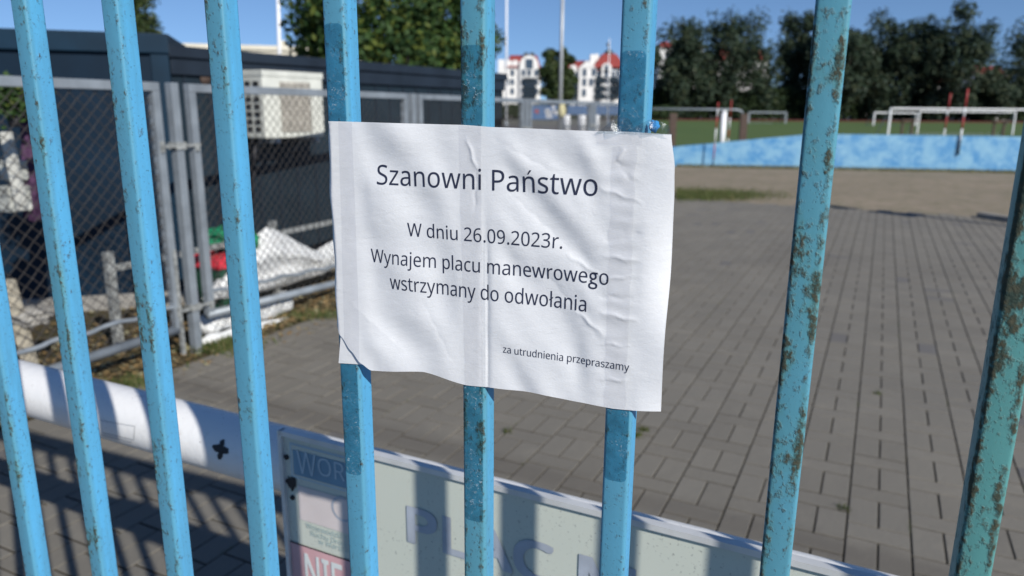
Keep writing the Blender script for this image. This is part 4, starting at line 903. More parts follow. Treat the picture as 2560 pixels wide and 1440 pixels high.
def chain_panel(k, label, lean=0.0, drop=(.0, .0), fine=True):
    p0 = C0 + CD * (PL * k + .10); ln = PL - .20
    e = empty('chain_link_panel', p0, RZ_C, label, 'fence panel', 'chain link panels of the grey fence')
    f = MB(); b = .046
    zb0, zb1 = .155 - drop[0], .155 - drop[1]
    f.bar((0, 0, 1.505), (ln, 0, 1.505), b, b); f.bar((.023, 0, zb0), (.023, 0, 1.482), b, b); f.bar((ln - .023, 0, zb1), (ln - .023, 0, 1.482), b, b)
    f.build('frame', M['galv'], e, bevel=.004)
    f = MB(); f.tube([(0.0, 0, zb0), (ln, 0, zb1)], .027, 12); f.build('bottom_tube', M['galv'], e)
    f = MB(); pts = [(i / 60 * ln, .006 * math.sin(i * 1.9), .29 - drop[0] + (drop[0] - drop[1]) * i / 60 + .007 * math.sin(i * .8)) for i in range(61)]
    f.tube(pts, .013, 6); f.build('tension_wire', M['galv'], e)
    f = MB(); weave(f, .046, ln - .046, min(zb0, zb1) + .02, 1.482, .068, .0021 if fine else .0026, 4 if fine else 3, k); f.build('wire_mesh', M['wire'] if k < 0 else M['wire_l'] if k > 1 else M['wire'], e)
    return e
chain_panel(-1, 'nearest chain link panel, in front of the navy cabin, left of the rusty latch')
chain_panel(0, 'chain link panel of the grey fence with the air conditioner behind it', drop=(-.03, .10))
chain_panel(1, 'third chain link panel of the grey fence, just above the paper left edge', drop=(.1, .1))
chain_panel(2, 'fourth chain link panel of the grey fence, under the first white apartment house', drop=(.1, .1), fine=False)
chain_panel(3, 'farthest chain link panel of the grey fence, beside the right notice bar', drop=(.1, .1), fine=False)
tot = ['grey steel fence post with rusty latch between the two nearest chain link panels', 'grey fence post between the second and third chain link panels', 'grey fence post under the left apartment house', 'grey fence post right of the grey mast', 'last grey fence post beside the right notice bar']
for k in range(0, 5):
    e = empty('fence_post', C0 + CD * (PL * k), RZ_C, tot[k], 'fence post', 'posts of the grey fence')
    f = MB(); f.bar((0, 0, -.05), (0, 0, 1.53), .05, .05); f.build('shaft', M['galv'], e, bevel=.004)
    for z in (1.19, .26):
        f = MB(); f.box((-.13, -.032, z - .008), (.14, -.024, z + .010)); f.box((-.135, -.034, z - .03), (-.112, .03, z + .03)); f.box((.105, -.034, z - .035), (.13, .03, z + .012)); f.box((-.035, -.034, z - .02), (.035, .034, z + .02))
        f.build('latch', M['galv_dirty'], e, bevel=.002)
    if k == 0:
        f = MB(); f.bar((-.115, -.02, .0), (-.115, -.02, .62), .02, .02); f.build('drop_bolt', M['galv_dirty'], e)

# ================================================================ DARK SHEET METAL BUILDINGS
CC = Vector((-2.38, 5.30, 0))
dA = Vector((-.956, -.290, 0)); dB = Vector((.521, .8535, 0))
bA = empty('navy_building', CC, dirz(dA), 'low navy blue sheet metal cabin behind the grey fence at the far left', 'building')
# local x along the face to the left, local y: rotate x by +90 deg -> towards the camera is +y or -y
lyA = Vector((-dA.y, dA.x, 0)); sA = 1 if lyA.y > 0 else -1         # sA * y = away from the camera
def abox(m, x0, x1, d0, d1, z0, z1, s):
    a, b = sorted((d0 * s, d1 * s)); m.box((x0, a, z0), (x1, b, z1)); return m
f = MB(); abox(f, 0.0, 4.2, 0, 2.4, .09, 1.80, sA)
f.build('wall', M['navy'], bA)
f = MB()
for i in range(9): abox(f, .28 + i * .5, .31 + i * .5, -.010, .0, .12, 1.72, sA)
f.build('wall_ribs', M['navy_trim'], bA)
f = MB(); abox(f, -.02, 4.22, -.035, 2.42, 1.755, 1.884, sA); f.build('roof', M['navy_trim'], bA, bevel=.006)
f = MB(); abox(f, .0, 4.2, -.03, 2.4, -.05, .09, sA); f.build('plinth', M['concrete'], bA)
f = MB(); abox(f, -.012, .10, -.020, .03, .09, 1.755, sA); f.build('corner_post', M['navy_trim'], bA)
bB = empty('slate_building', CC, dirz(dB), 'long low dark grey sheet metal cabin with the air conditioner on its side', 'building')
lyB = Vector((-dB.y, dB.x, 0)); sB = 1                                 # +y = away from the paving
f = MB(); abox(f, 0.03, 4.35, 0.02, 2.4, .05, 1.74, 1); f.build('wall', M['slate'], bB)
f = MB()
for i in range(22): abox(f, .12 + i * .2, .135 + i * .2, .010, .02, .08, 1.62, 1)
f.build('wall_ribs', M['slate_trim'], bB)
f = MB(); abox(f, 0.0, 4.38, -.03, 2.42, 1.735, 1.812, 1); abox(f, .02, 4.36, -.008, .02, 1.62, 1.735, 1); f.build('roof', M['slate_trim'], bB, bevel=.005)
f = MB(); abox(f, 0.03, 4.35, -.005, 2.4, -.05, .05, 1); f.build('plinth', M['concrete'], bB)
f = MB(); f.tube([(.30, .02, 1.60), (.30, .006, 1.60)], .042, 20); f.build('vent', M['brown'], bB)
# air conditioner ---------------------------------------------------------------
ac = empty('air_conditioner', CC + dB * .556 - lyB * .05 + Z * 1.176, dirz(dB), 'white outdoor air conditioner unit mounted on the dark grey cabin wall', 'air conditioner')
W_, D_, H_ = .60, .24, .49
f = MB(); f.box((0, -D_ - .0, 0), (W_, 0, H_)); f.build('casing', M['white_pl'], ac, bevel=.015)
f = MB(); f.box((-.004, -D_ - .006, H_ * .92), (W_ + .004, .004, H_ + .006)); f.build('lid', M['white_pl'], ac, bevel=.006)
f = MB()
f.box((W_ * .26, -D_ - .004, H_ * .08), (W_ * .76, -D_ + .01, H_ * .86)); f.build('fan_opening', M['grille'], ac, bevel=.01)
f = MB()
for i in range(12): z_ = H_ * (.10 + .0635 * i); f.box((W_ * .27, -D_ - .012, z_), (W_ * .75, -D_ - .005, z_ + .006))
for i in range(5): x_ = W_ * (.27 + .12 * i); f.box((x_ - .003, -D_ - .0145, H_ * .09), (x_ + .003, -D_ - .0125, H_ * .85))
f.build('grille', M['grille'], ac)
f = MB()
for j in range(2):
    f = MB()
    for i in range(7): f.box((-.006, -D_ + .045 + j * .09, .05 + i * .055), (-.001, -D_ + .10 + j * .09, .085 + i * .055))
    f.build('side_vent', M['dark'], ac)
for x in (.08, W_ - .12):
    f = MB(); f.box((x, -D_ - .02, -.035), (x + .04, .03, -.002)); f.bar((x + .02, .03, -.12), (x + .02, .03 - .10, -.03), .016, .016)
    f.build('bracket', M['galv'], ac)
f = MB(); f.tube([(.06, -.05, .0), (.05, -.03, -.18), (.06, .02, -.35), (.06, .04, -.5)], .014, 8); f.build('pipe', M['black'], ac)

# ================================================================ THINGS BEHIND THE FENCE
def behind(px, py, d):                       # point on the upright sheet parallel to the grey fence, d metres behind it
    P = C0 - CN * d; return on_plane(px, py, P, CN)
def cloth(name, top, bot, d, mat, label, cat, nu=46, nv=22, amp=.05, seed=1, thick=.16):
    def it(t, x):
        k = t * (len(x) - 1); i = min(int(k), len(x) - 2); fr = k - i
        return (x[i][0] + (x[i + 1][0] - x[i][0]) * fr, x[i][1] + (x[i + 1][1] - x[i][1]) * fr)
    vs = []; fs = []
    for side in (0, 1):
        for j in range(nv + 1):
            for i in range(nu + 1):
                u, v = i / nu, j / nv
                a = it(u, top); b = it(u, bot); p = behind(a[0] + (b[0] - a[0]) * v, a[1] + (b[1] - a[1]) * v, d)
                env = math.sin(math.pi * min(1, max(0, v))) ** .6 * math.sin(math.pi * u) ** .4
                off = env * (thick / 2 + amp * noise.noise(Vector((u * 5, v * 4, seed))) + amp * .5 * noise.noise(Vector((u * 13, v * 9, seed + 4))))
                p = p + CN * (off if side == 0 else -off - .003)
                p.z = max(p.z, .01)
                vs.append(p)
    M1 = (nu + 1) * (nv + 1)
    for s_ in (0, 1):
        for j in range(nv):
            for i in range(nu):
                a = s_ * M1 + j * (nu + 1) + i; q = (a, a + 1, a + nu + 2, a + nu + 1); fs.append(q if s_ else q[::-1])
    c = sum(vs, Vector()) / len(vs); c.z = min(v.z for v in vs)
    m = MB(); m.add([v - c for v in vs], fs, True); o = m.build(name, mat, None, c)
    return tag(o, label, cat)
cloth('woven_sheet', ((560, 690), (600, 640), (640, 590), (665, 567), (700, 579), (750, 608), (790, 627), (825, 605), (875, 585)),
      ((505, 748), (540, 748), (600, 742), (665, 728), (720, 712), (770, 697), (800, 688), (830, 672), (875, 655)), .30, M['tarp'], 'crumpled white woven sheet heaped behind the chain link fence below the air conditioner', 'sheet')
def roll(a, b, r, label, seed, d=.12):
    p, q = behind(*a, d), behind(*b, d); ax = q - p; n = 26; vs = []; fs = []; u = ax.normalized(); s_ = u.cross(Z).normalized(); t_ = s_.cross(u)
    for i in range(n + 1):
        e = min(1, min(i, n - i) / 2.5 + .35)
        for j in range(14):
            an = 2 * math.pi * j / 14
            rr = r * e * (1 + .35 * noise.noise(Vector((i * .35, math.cos(an) * 1.4, math.sin(an) * 1.4 + seed))))
            vs.append(p + ax * (i / n) + (s_ * math.cos(an) + t_ * math.sin(an)) * rr)
    for i in range(n):
        for j in range(14): fs.append((i * 14 + j, i * 14 + (j + 1) % 14, (i + 1) * 14 + (j + 1) % 14, (i + 1) * 14 + j))
    fs += [tuple(range(14)), tuple(range(n * 14, n * 14 + 14))]
    c = p.copy(); m = MB(); m.add([v - c for v in vs], fs, True); o = m.build('rolled_sheet', M['tarp'], None, c)
    return tag(o, label, 'rolled sheet', 'white rolled sheets on the ground')
roll((500, 815), (725, 752), .075, 'thick white rolled sheet lying along the bottom tube of the chain link fence', 1)
roll((505, 856), (728, 800), .040, 'thin white rolled sheet lying on the ground, lowest of the white rolls', 9, .02)
wb_ = behind(566, 785, .42); wb_.z = 0
wbn = empty('waste_bin', wb_, RZ_C, 'dark green waste bin with a red rim behind the chain link fence', 'bin')
f = MB(); f.add([(-.10, -.10, 0), (.10, -.10, 0), (.10, .10, 0), (-.10, .10, 0), (-.15, -.13, .36), (.15, -.13, .36), (.15, .13, .36), (-.15, .13, .36)], [(0, 3, 2, 1), (4, 5, 6, 7), (0, 1, 5, 4), (1, 2, 6, 5), (2, 3, 7, 6), (3, 0, 4, 7)])
f.build('tub', simple('dark_green_plastic', (.012, .06, .035), .5, .3, 8), wbn, bevel=.015)
f = MB(); f.box((-.17, -.15, .355), (.17, .15, .435)); f.build('rim', M['red_pl'], wbn, bevel=.015)
tag(blob('green_sack', behind(578, 600, .42), (.17, .11, .10), M['green_pl'], .35, 1.2, 4, 7), 'shiny green plastic sack lying on the bin with the red rim', 'sack')
# low galvanised guard rail
g0 = behind(291, 812, .35); g0.z = 0
gr = empty('low_rail', g0, RZ_C, 'low galvanised rail on short posts behind the chain link fence', 'rail')
for k in (0, 1.35, 2.7):
    f = MB(); f.bar((k, 0, 0), (k, 0, .60), .045, .045); f.build('post', M['galv_dirty'], gr, bevel=.003)
f = MB(); f.bar((0, 0, .50), (2.7, 0, .50), .035, .035); f.build('crossbar', M['galv_dirty'], gr, bevel=.003)
# clutter at the far left
tag(blob('concrete_lump', behind(70, 790, .5) * 1.0, (.12, .08, .05), M['concrete'], .45, 1.5, 4, 11), 'grey lump of broken concrete at the foot of the navy cabin, far left', 'rubble')
f = MB(); p = behind(62, 800, .5); p.z = 0; q = behind(18, 700, .5)
f.bar((0, 0, 0), tuple(q - p), .07, .03); tag(f.build('plank', simple('pale_wood', (.42, .38, .30), .8, .2, 12), None, p), 'short pale plank leaning on the rubble at the far left', 'plank')
p = behind(40, 830, .45); p.z = 0
f = MB(); q1 = behind(14, 330, .45) - p; f.bar(tuple(behind(58, 525, .45) - p), tuple(q1), .05, .03)
tag(f.build('pale_board', simple('pale_board', (.50, .50, .46), .7, .15, 12), None, p, bevel=.003), 'narrow pale board standing slanted behind the chain link fence, far left', 'board')
for (x0_, y0_, x1_, y1_, lab) in ((38, 405, 74, 452, 'upper, smaller white box stacked against the navy cabin, far left'), (28, 470, 84, 532, 'lower, larger white box stacked against the navy cabin, far left')):
    a_ = behind(x0_, y1_, .55); b_ = behind(x1_, y1_, .55); c_ = behind(x0_, y0_, .55)
    f = MB(); f.box((0, 0, 0), ((b_ - a_).length, .12, c_.z - a_.z)); f.box((-.004, -.004, (c_.z - a_.z) * .9), ((b_ - a_).length + .004, .124, (c_.z - a_.z) + .004)); tag(f.build('white_box', M['grey_box'], None, a_, RZ_C, bevel=.006), lab, 'box', 'white boxes at the far left')
cloth('purple_cloth', ((48, 220), (70, 215), (95, 222)), ((60, 545), (85, 555), (118, 540)), .6, M['purple'], 'dark purple cloth hanging behind the white sacks', 'cloth', 10, 24, .02, 5, .05)

# leaves and weeds on the soil
def scatter(name, n, f, size, mat, label, seed, upright=False):
    rnd = random.Random(seed); vs = []; fs = []
    for _ in range(n):
        p = f(rnd); s = size * rnd.uniform(.5, 1.3); o = len(vs); a = rnd.uniform(0, 6.28)
        if upright:
            d = Vector((math.cos(a), math.sin(a), 0)); lean = Vector((rnd.uniform(-.5, .5), rnd.uniform(-.5, .5), 1)) * s
            vs += [p - d * s * .09, p + d * s * .09, p + lean]; fs.append((o, o + 1, o + 2))
        else:
            u = Vector((math.cos(a), math.sin(a), rnd.uniform(-.4, .4))) * s; v = Vector((-math.sin(a), math.cos(a), rnd.uniform(-.4, .4))) * s * .6
            c = p + Z * s * .25
            vs += [c - u, c - v, c + u, c + v]; fs.append((o, o + 1, o + 2, o + 3))
    me = bpy.data.meshes.new(name); me.from_pydata(vs, [], fs); me.materials.append(mat)
    o = bpy.data.objects.new(name, me); col.objects.link(o); o['kind'] = 'stuff'; o['label'] = label; return o
scatter('fallen_leaves', 9000, lambda r: vp(r.uniform(1.2, 9), e_l - .03 - abs(r.gauss(0, .7))), .019, M['leaf_dry'], 'dry brown leaves on the soil under the grey fence', 1)
scatter('fallen_leaves', 260, lambda r: vp(r.uniform(2.0, 5.5), e_l + abs(r.gauss(0, .10))), .016, M['leaf_dry'], 'a few dry leaves blown on to the edge of the paving', 8)
def weeds(r):
    k = r.random()
    if k < .45: c = gp(560 + r.gauss(0, 40), 862 + r.gauss(0, 9))
    elif k < .6: c = gp(330 + r.gauss(0, 25), 962)
    elif k < .8: c = gp(800 + r.gauss(0, 60), 790 + r.gauss(0, 4))
    else: c = vp(r.uniform(2, 14), e_l - .02)
    return Vector((c.x + r.gauss(0, .05), c.y + r.gauss(0, .05), -.005))
scatter('weeds', 3000, weeds, .04, M['leaf_grass'], 'green weeds along the paving edge by the grey fence', 2, True)
def tufts(r):
    a, b = [(1610, 1075), (1590, 1090), (1268, 1080), (2195, 985), (2110, 1272)][r.choice([0, 0, 1, 1, 1, 2, 3, 4])]
    c = gp(a, b); return Vector((c.x + r.gauss(0, .012), c.y + r.gauss(0, .012), -.004))
scatter('joint_weeds', 420, tufts, .022, M['leaf_grass'], 'tiny weeds growing in the joints of the paving', 3, True)
def jline(r):
    k = r.randint(3, 40); a = r.uniform(1, 11); b = e_l + k * .2
    a += .5 * noise.noise(Vector((a, b, 0)))
    return vp(a, b) + Vector((r.gauss(0, .003), r.gauss(0, .003), -.006))
jw = [jline(random.Random(70 + i)) for i in range(170)]
scatter('joint_weeds', 2600, lambda r: jw[r.randint(0, 169)] + VD * r.gauss(0, .03) + VP_ * r.gauss(0, .003), .012, M['leaf_grass'], 'moss and tiny weeds scattered along the long joints of the paving', 12, True)
def gpatch(r):
    c = gp(1690 + abs(r.gauss(0, 110)), 487 + r.gauss(0, 7)); return Vector((c.x, c.y, -.01))
scatter('grass_patch', 9000, gpatch, .05, M['leaf_grass'], 'patch of short grass beside the sandy ground behind the paper', 4, True)
def wfoot(r):
    a = r.random(); c = gp(1690 + (2560 - 1690) * a, 414 + 17 * a); return Vector((c.x, c.y - abs(r.gauss(.05, .15)), -.01))
scatter('dry_weeds', 7000, wfoot, .07, mat_leaf('dry_grass', (.12, .13, .05), (.22, .20, .10), None, .2), 'thin dry weeds along the foot of the blue wall', 5, True)

# ================================================================ BLUE WALL, SPORTS GROUND
WA, WB = gp(1680, 413), gp(2550, 431)
WD = (WB - WA).normalized(); WN = Vector((WD.y, -WD.x, 0))
wl_ = (WB - WA).length
def wall():
    vs = []; fs = []; n = 120; x0, x1 = -2.5, wl_ + 9
    kx = (gp(2030, 421) - WA).dot(WD)
    for i in range(n + 1):
        x = x0 + (x1 - x0) * i / n
        z = .475 + (.865 - .475) * max(-.3, min(1, x / kx)) + .008 * noise.noise(Vector((x * 1.5, 0, 0)))
        vs += [(x, 0, -.1), (x, 0, z), (x, .2, z), (x, .2, -.1)]
    for i in range(n):
        a = 4 * i
        for j in range(4): fs.append((a + j, a + (j + 1) % 4, a + 4 + (j + 1) % 4, a + 4 + j))
    fs += [(0, 1, 2, 3), (4 * n, 4 * n + 3, 4 * n + 2, 4 * n + 1)]
    m = MB(); m.add(vs, fs); o = m.build('painted_wall', M['bluewall'], None, WA, dirz(WD))
    return tag(o, 'low concrete wall painted mottled light blue at the edge of the sports ground', 'wall')
wall()
back = -WN if WN.y < 0 else WN
if back.y < 0: back = -back
def wq(x, d): return WA + WD * x + back * d
sheet('sports_field', [wq(-1.6, .25), wq(70, .25), Vector((160, 128, 0)), Vector((16, 118, 0))], .020, M['field'])
sheet('running_track', [Vector((10, 118, 0)), Vector((170, 128.5, 0)), Vector((175, 150, 0)), Vector((10, 140, 0))], .035, M['track'])
sheet('asphalt_yard', [Vector((-8, 26, 0)), Vector((7.5, 27, 0)), Vector((12, 75, 0)), Vector((-8, 75, 0))], -.02, mat_ground('grey_yard', ((.10, .10, .10), (.13, .125, .12), (.13, .09, .08)), .1, 1, .01))
def slalom(base, top, bands, label, r=.016, group='red and white slalom poles'):
    ax = top - base
    e = empty('slalom_pole', base, 0, label, 'pole', group)
    for a, b, c in bands:
        f = MB(); f.tube([tuple(ax * a), tuple(ax * b)], r, 12); f.build({'R': 'red_band', 'W': 'white_band', 'K': 'dark_band'}[c], M[{'R': 'red', 'W': 'pole_white', 'K': 'black'}[c]], e)
    return e
b0 = gp(1776, 415) - Vector((0, .25, 0)); slalom(b0, at(1796, 256, b0.y), ((0, .12, 'K'), (.12, .36, 'R'), (.36, .60, 'W'), (.60, .78, 'R'), (.78, .9, 'W'), (.9, 1, 'R')), 'red and white pole standing in front of the low left end of the blue wall')
b0 = at(1819, 362, 23); b0.z = 0; slalom(b0, at(1829, 250, 23), ((0, .35, 'W'), (.35, .5, 'R'), (.5, .7, 'W'), (.7, 1, 'R')), 'thin dark red and white pole just right of the round white post')
b0 = on_plane(2395, 388, WA + WN * .04 if WN.y < 0 else WA - WN * .04, WN); slalom(b0, at(2420, 222, b0.y), ((0, .22, 'K'), (.22, .40, 'W'), (.40, .58, 'R'), (.58, .72, 'W'), (.72, 1, 'R')), 'tallest red and white pole, with a black foot against the blue wall', .021)
b0 = at(2358, 345, 27); b0.z = 0; slalom(b0, at(2377, 233, 27), ((0, .42, 'W'), (.42, .62, 'R'), (.62, .72, 'W'), (.72, 1, 'R')), 'pale red and white pole in front of the large goal', .022)
b0 = at(1803, 372, 22.5); b0.z = 0
f = MB(); t_ = at(1811, 276, 22.5) - b0; f.tube([(0, 0, 0), tuple(t_ * .95)], .085, 16); f.tube([tuple(t_ * .95), tuple(t_ * .985), tuple(t_)], .085, 16, True, .04)
tag(f.build('white_post', M['pole_white'], None, b0), 'stout round white post between two red and white poles', 'post')
def goal(pl_, pr, ty, D, label, r=.05, depth=1.0, mat='pole_white', D2=None, legs=True):
    a = at(pl_, ty, D); b = at(pr, ty if D2 is None else ty, D2 or D); h = a.z; b.z = h
    base = a.copy(); base.z = 0
    e = empty('goal', base, 0, label, 'goal', 'white football goals')
    dd = b - a; bk = Vector((-dd.y, dd.x, 0)).normalized() * depth
    if bk.y < 0: bk = -bk
    A0, A1, B0_, B1 = Vector((0, 0, 0)), Vector((0, 0, h)), Vector((dd.x, dd.y, 0)), Vector((dd.x, dd.y, h))
    f = MB(); f.bar(A0, A1, r * 2); f.build('post', M[mat], e); f = MB(); f.bar(B0_, B1, r * 2); f.build('post', M[mat], e)
    f = MB(); f.bar(A1 + Vector((0, 0, -r)), B1 + Vector((0, 0, -r)), r * 2); f.build('crossbar', M[mat], e)
    f = MB()
    for P_ in (A0, B0_): f.bar(P_ + bk, P_, r); f.bar(P_ + Z * h, P_ + bk + Z * h * .02, r)
    f.bar(A0 + bk + Z * .03, B0_ + bk + Z * .03, r); f.build('back_frame', M['galv'], e)
    return e
goal(2228, 2700, 269, 38, 'largest white goal, cut off by the rusty bar at the right edge', .036, 1.5)
goal(2300, 2540, 277, 52, 'white goal standing behind the largest goal', .034, 1.4)
goal(2187, 2292, 280, 88, 'small far white goal left of the largest goal', .06, 2)
goal(1873, 1966, 279, 96, 'small faint goal far out on the green field, in front of the dark trees', .08, 2, 'galv')
# bar railing with dark legs left of the poles
r0 = at(1560, 272, 24); h = r0.z; r0.z = 0; r1 = at(1842, 274, 24); r1.z = 0
e = empty('bar_railing', r0, 0, 'grey top railing on dark brown legs behind the low end of the blue wall', 'railing')
d_ = r1 - r0; f = MB(); f.tube([(0, 0, h), tuple(d_ + Z * h), tuple(d_ * 1.045 + Z * (h - .05)), tuple(d_ * 1.055 + Z * (h - .16))], .035, 10); f.build('handrail', M['galv'], e)
for fr in (.44, 1.07):
    f = MB(); f.bar(tuple(d_ * fr), tuple(d_ * fr + Z * (h - .12)), .22, .12); f.build('leg', M['brown'], e)
# dark posts by the big goal
for i, (x_, lab) in enumerate(((2270, 'dark bench frame under the left end of the largest goal'), (2500, 'dark brown bench frame under the right post of the largest goal'))):
    p = at(x_, 300, 34); p.z = 0
    e = empty('bench_frame', p, 0, lab, 'bench frame', 'dark frames behind the blue wall')
    for xx_ in (-.22, .22): f = MB(); f.bar((xx_, 0, 0), (xx_, 0, 1.10), .08); f.build('leg', M['brown'], e)
    f = MB(); f.bar((-.35, 0, 1.10), (.35, 0, 1.10), .3, .06); f.build('seat', M['brown'], e)
# kerb piece and an unseen post added to cast the shadow on the paving
p = gp(2506, 552)
f = MB(); f.box((-.06, -.35, -.05), (.06, .35, .07)); tag(f.build('kerb_stone', M['concrete'], None, (p.x, p.y, 0), R(18), bevel=.01), 'loose concrete kerb stone at the far right corner of the paving', 'kerb')
pt_ = Vector((6.75, 8.9, 0))
e = empty('shadow_post', pt_, R(35), 'unseen post with two boards, added to cast the shadow on the paving', 'post')
f = MB(); f.tube([(0, 0, 0), (0, 0, 2.1)], .05, 10); f.build('post', M['galv'], e)
f = MB(); f.box((-.22, -.02, 1.1), (.22, .02, 1.5)); f.box((-.16, -.02, 1.65), (.16, .02, 2.05)); f.build('board', M['galv'], e)

# ================================================================ FAR BUILDINGS
def house(name, pxl, pxr, D, label, eave_y, ridge_y, parts):
    a = at(pxl, eave_y, D); b = at(pxr, eave_y, D); base = a.copy(); base.z = 0
    e = empty(name, base, 0, label, 'apartment house', 'white apartment houses with red roofs')
    W = b.x - a.x; he = a.z; hr = at(pxl, ridge_y, D).z
    X = lambda px: at(px, eave_y, D).x - a.x
    Zp = lambda py: at((pxl + pxr) / 2, py, D).z
    parts(e, W, he, hr, X, Zp); return e
def window(e, x, z, w_=1.0, h_=1.4, y=-.02, arch=False):
    f = MB(); f.box((x - w_ / 2, y - .10, z - h_ / 2), (x + w_ / 2, y, z + h_ / 2))
    fr = f.build('window', M['white_wall'], e)
    g = MB(); g.box((x - w_ / 2 + .08, y - .13, z - h_ / 2 + .08), (x + w_ / 2 - .08, y - .105, z + h_ / 2 - .08)); g.build('pane', M['glass'], fr)
def balcony(e, x, z, w_=2.2):
    f = MB(); f.box((x - w_ / 2, -1.2, z - .15), (x + w_ / 2, 0, z)); f.box((x - w_ / 2, -1.2, z), (x + w_ / 2, -1.12, z + .9)); b = f.build('balcony', M['slate'], e)
    g = MB(); g.box((x - .6, -.06, z + .05), (x + .6, -.01, z + 2.0)); g.build('balcony_door', M['glass'], b)
def arch_poly(x0, x1, zb, zt, n=10):
    r = (x1 - x0) / 2; cx_ = (x0 + x1) / 2; return [(x0, zb)] + [(cx_ - r * math.cos(math.pi * i / n), zt - r + r * math.sin(math.pi * i / n)) for i in range(n + 1)] + [(x1, zb)]
def h1(e, W, he, hr, X, Zp):
    f = MB(); f.box((0, 0, 0), (W, 12, he)); f.prism(arch_poly(X(1299), X(1346), he - 2, Zp(139)), -.6, 6); f.box((X(1299), -.6, 0), (X(1346), 0.01, he - 1.9)); f.box((X(1246), -1.2, 0), (X(1262), .5, Zp(150))); f.build('wall', M['white_wall'], e)
    f = MB(); f.add([(X(1262), -.4, he), (X(1352), -.4, he), (X(1352), 12.4, he), (X(1262), 12.4, he), (X(1275), 6, hr), (X(1345), 6, hr)], [(0, 1, 5, 4), (2, 3, 4, 5), (1, 2, 5), (3, 0, 4), (0, 3, 2, 1)]); rf = f.build('roof', M['roof_red'], e)
    for px_ in (1316, 1331):
        f = MB(); f.box((X(px_) - .45, 4, hr - 1.2), (X(px_) + .45, 5, Zp(127))); f.build('chimney', M['roof_dark'], rf)
    for px_ in (1272, 1288):
        f = MB(); f.prism(arch_poly(X(px_) - .7, X(px_) + .7, he - .6, Zp(150)), .2, 4); f.build('dormer', M['white_wall'], rf)
    window(e, X(1323), Zp(160), 1.6, 2.0, -.62)
    for px_, y_ in ((1281, 182), (1309, 182), (1323, 182), (1341, 182), (1281, 205), (1309, 205), (1341, 205), (1281, 228), (1341, 228), (1268, 205)): window(e, X(px_), Zp(y_), .9, 1.3, -.62 if px_ > 1300 else -.01)
    for y_ in (208, 226, 243):
        balcony(e, X(1324), Zp(y_), 2.6)
house('apartment_house', 1248, 1352, 150, 'white apartment house with red roof and round topped gable, left of the dark poplar', 168, 132, h1)
def h2(e, W, he, hr, X, Zp):
    f = MB(); f.box((0, 0, 0), (W, 12, he))
    f.box((X(1447), -.8, 0), (X(1487), .01, Zp(170))); f.prism([(X(1445), Zp(171)), (X(1489), Zp(171)), (X(1467), Zp(152))], -.8, 6)
    f.prism(arch_poly(X(1503), X(1528), Zp(182), Zp(158)), -.8, 5); f.box((X(1503), -.8, 0), (X(1528), 0.01, Zp(180)))
    f.prism(arch_poly(X(1424), X(1442), Zp(182), Zp(163)), -.4, 4); f.build('wall', M['white_wall'], e)
    f = MB(); f.add([(0, -.3, he), (X(1500), -.3, he), (X(1500), 12, he), (0, 12, he), (.5, 6, Zp(147)), (X(1496), 6, Zp(147))], [(0, 1, 5, 4), (2, 3, 4, 5), (1, 2, 5), (3, 0, 4), (0, 3, 2, 1)])
    c = X(1527); f.add([(X(1482), -.6, Zp(168)), (X(1566), -.6, Zp(168)), (X(1566), 9, Zp(168)), (X(1482), 9, Zp(168)), (c - 1.3, 3, Zp(131)), (c + 1.3, 3, Zp(131)), (c + 1.3, 5, Zp(131)), (c - 1.3, 5, Zp(131))], [(0, 1, 5, 4), (1, 2, 6, 5), (2, 3, 7, 6), (3, 0, 4, 7), (4, 5, 6, 7), (3, 2, 1, 0)])
    rf = f.build('roof', M['roof_red'], e)
    f = MB(); f.tube([(c, 4, Zp(132)), (c, 4, Zp(126))], .95, 16); f.tube([(c, 4, Zp(126)), (c, 4, Zp(122)), (c, 4, Zp(118.5))], .95, 16, True, .25); f.tube([(c, 4, Zp(119)), (c, 4, Zp(98))], .14, 8, True, .05); f.tube([(c - .3, 4, Zp(112)), (c - .3, 4, Zp(103))], .22, 8); f.build('cupola', M['roof_dark'], rf)
    f = MB(); f.box((X(1478), 2, Zp(160)), (X(1490), 4, Zp(134))); f.box((X(1492), 3, Zp(150)), (X(1500), 4.5, Zp(132))); f.build('chimney', M['white_wall'], rf)
    for px_, y_ in ((1461, 182), (1484, 181), (1461, 206), (1461, 232), (1478, 206), (1516, 184), (1432, 184), (1546, 184), (1516, 172)): window(e, X(px_), Zp(y_), .9, 1.5, -.82 if 1446 < px_ < 1488 or 1503 < px_ < 1529 else -.02)
    for px_, y_ in ((1432, 205), (1432, 226), (1432, 244), (1500, 205), (1500, 226), (1500, 245), (1530, 205), (1530, 226), (1530, 245), (1550, 215), (1550, 235)): balcony(e, X(px_), Zp(y_), 2.0)
house('apartment_house', 1420, 1562, 150, 'white apartment house with red tower roof, dark cupola and gables, right of the grey mast', 175, 147, h2)
def small_house(px0, px1, ytop, ye, D, label):
    a = at(px0, ye, D); b = at(px1, ye, D); base = a.copy(); base.z = 0; W = b.x - a.x; he = a.z; hr = at(px0, ytop, D).z
    e = empty('apartment_house', base, 0, label, 'apartment house', 'white apartment houses with red roofs')
    f = MB(); f.box((0, 0, 0), (W, 9, he)); f.build('wall', M['white_wall'], e)
    f = MB(); f.add([(-.4, -.4, he), (W + .4, -.4, he), (W + .4, 9.4, he), (-.4, 9.4, he), (1.2, 4.5, hr), (W - 1.2, 4.5, hr)], [(0, 1, 5, 4), (2, 3, 4, 5), (1, 2, 5), (3, 0, 4), (0, 3, 2, 1)]); f.build('roof', M['roof_red'], e)
    for k in range(3):
        for j in range(2): window(e, W * (k + .5) / 3, he - 2 - j * 3, 1.1, 1.5)
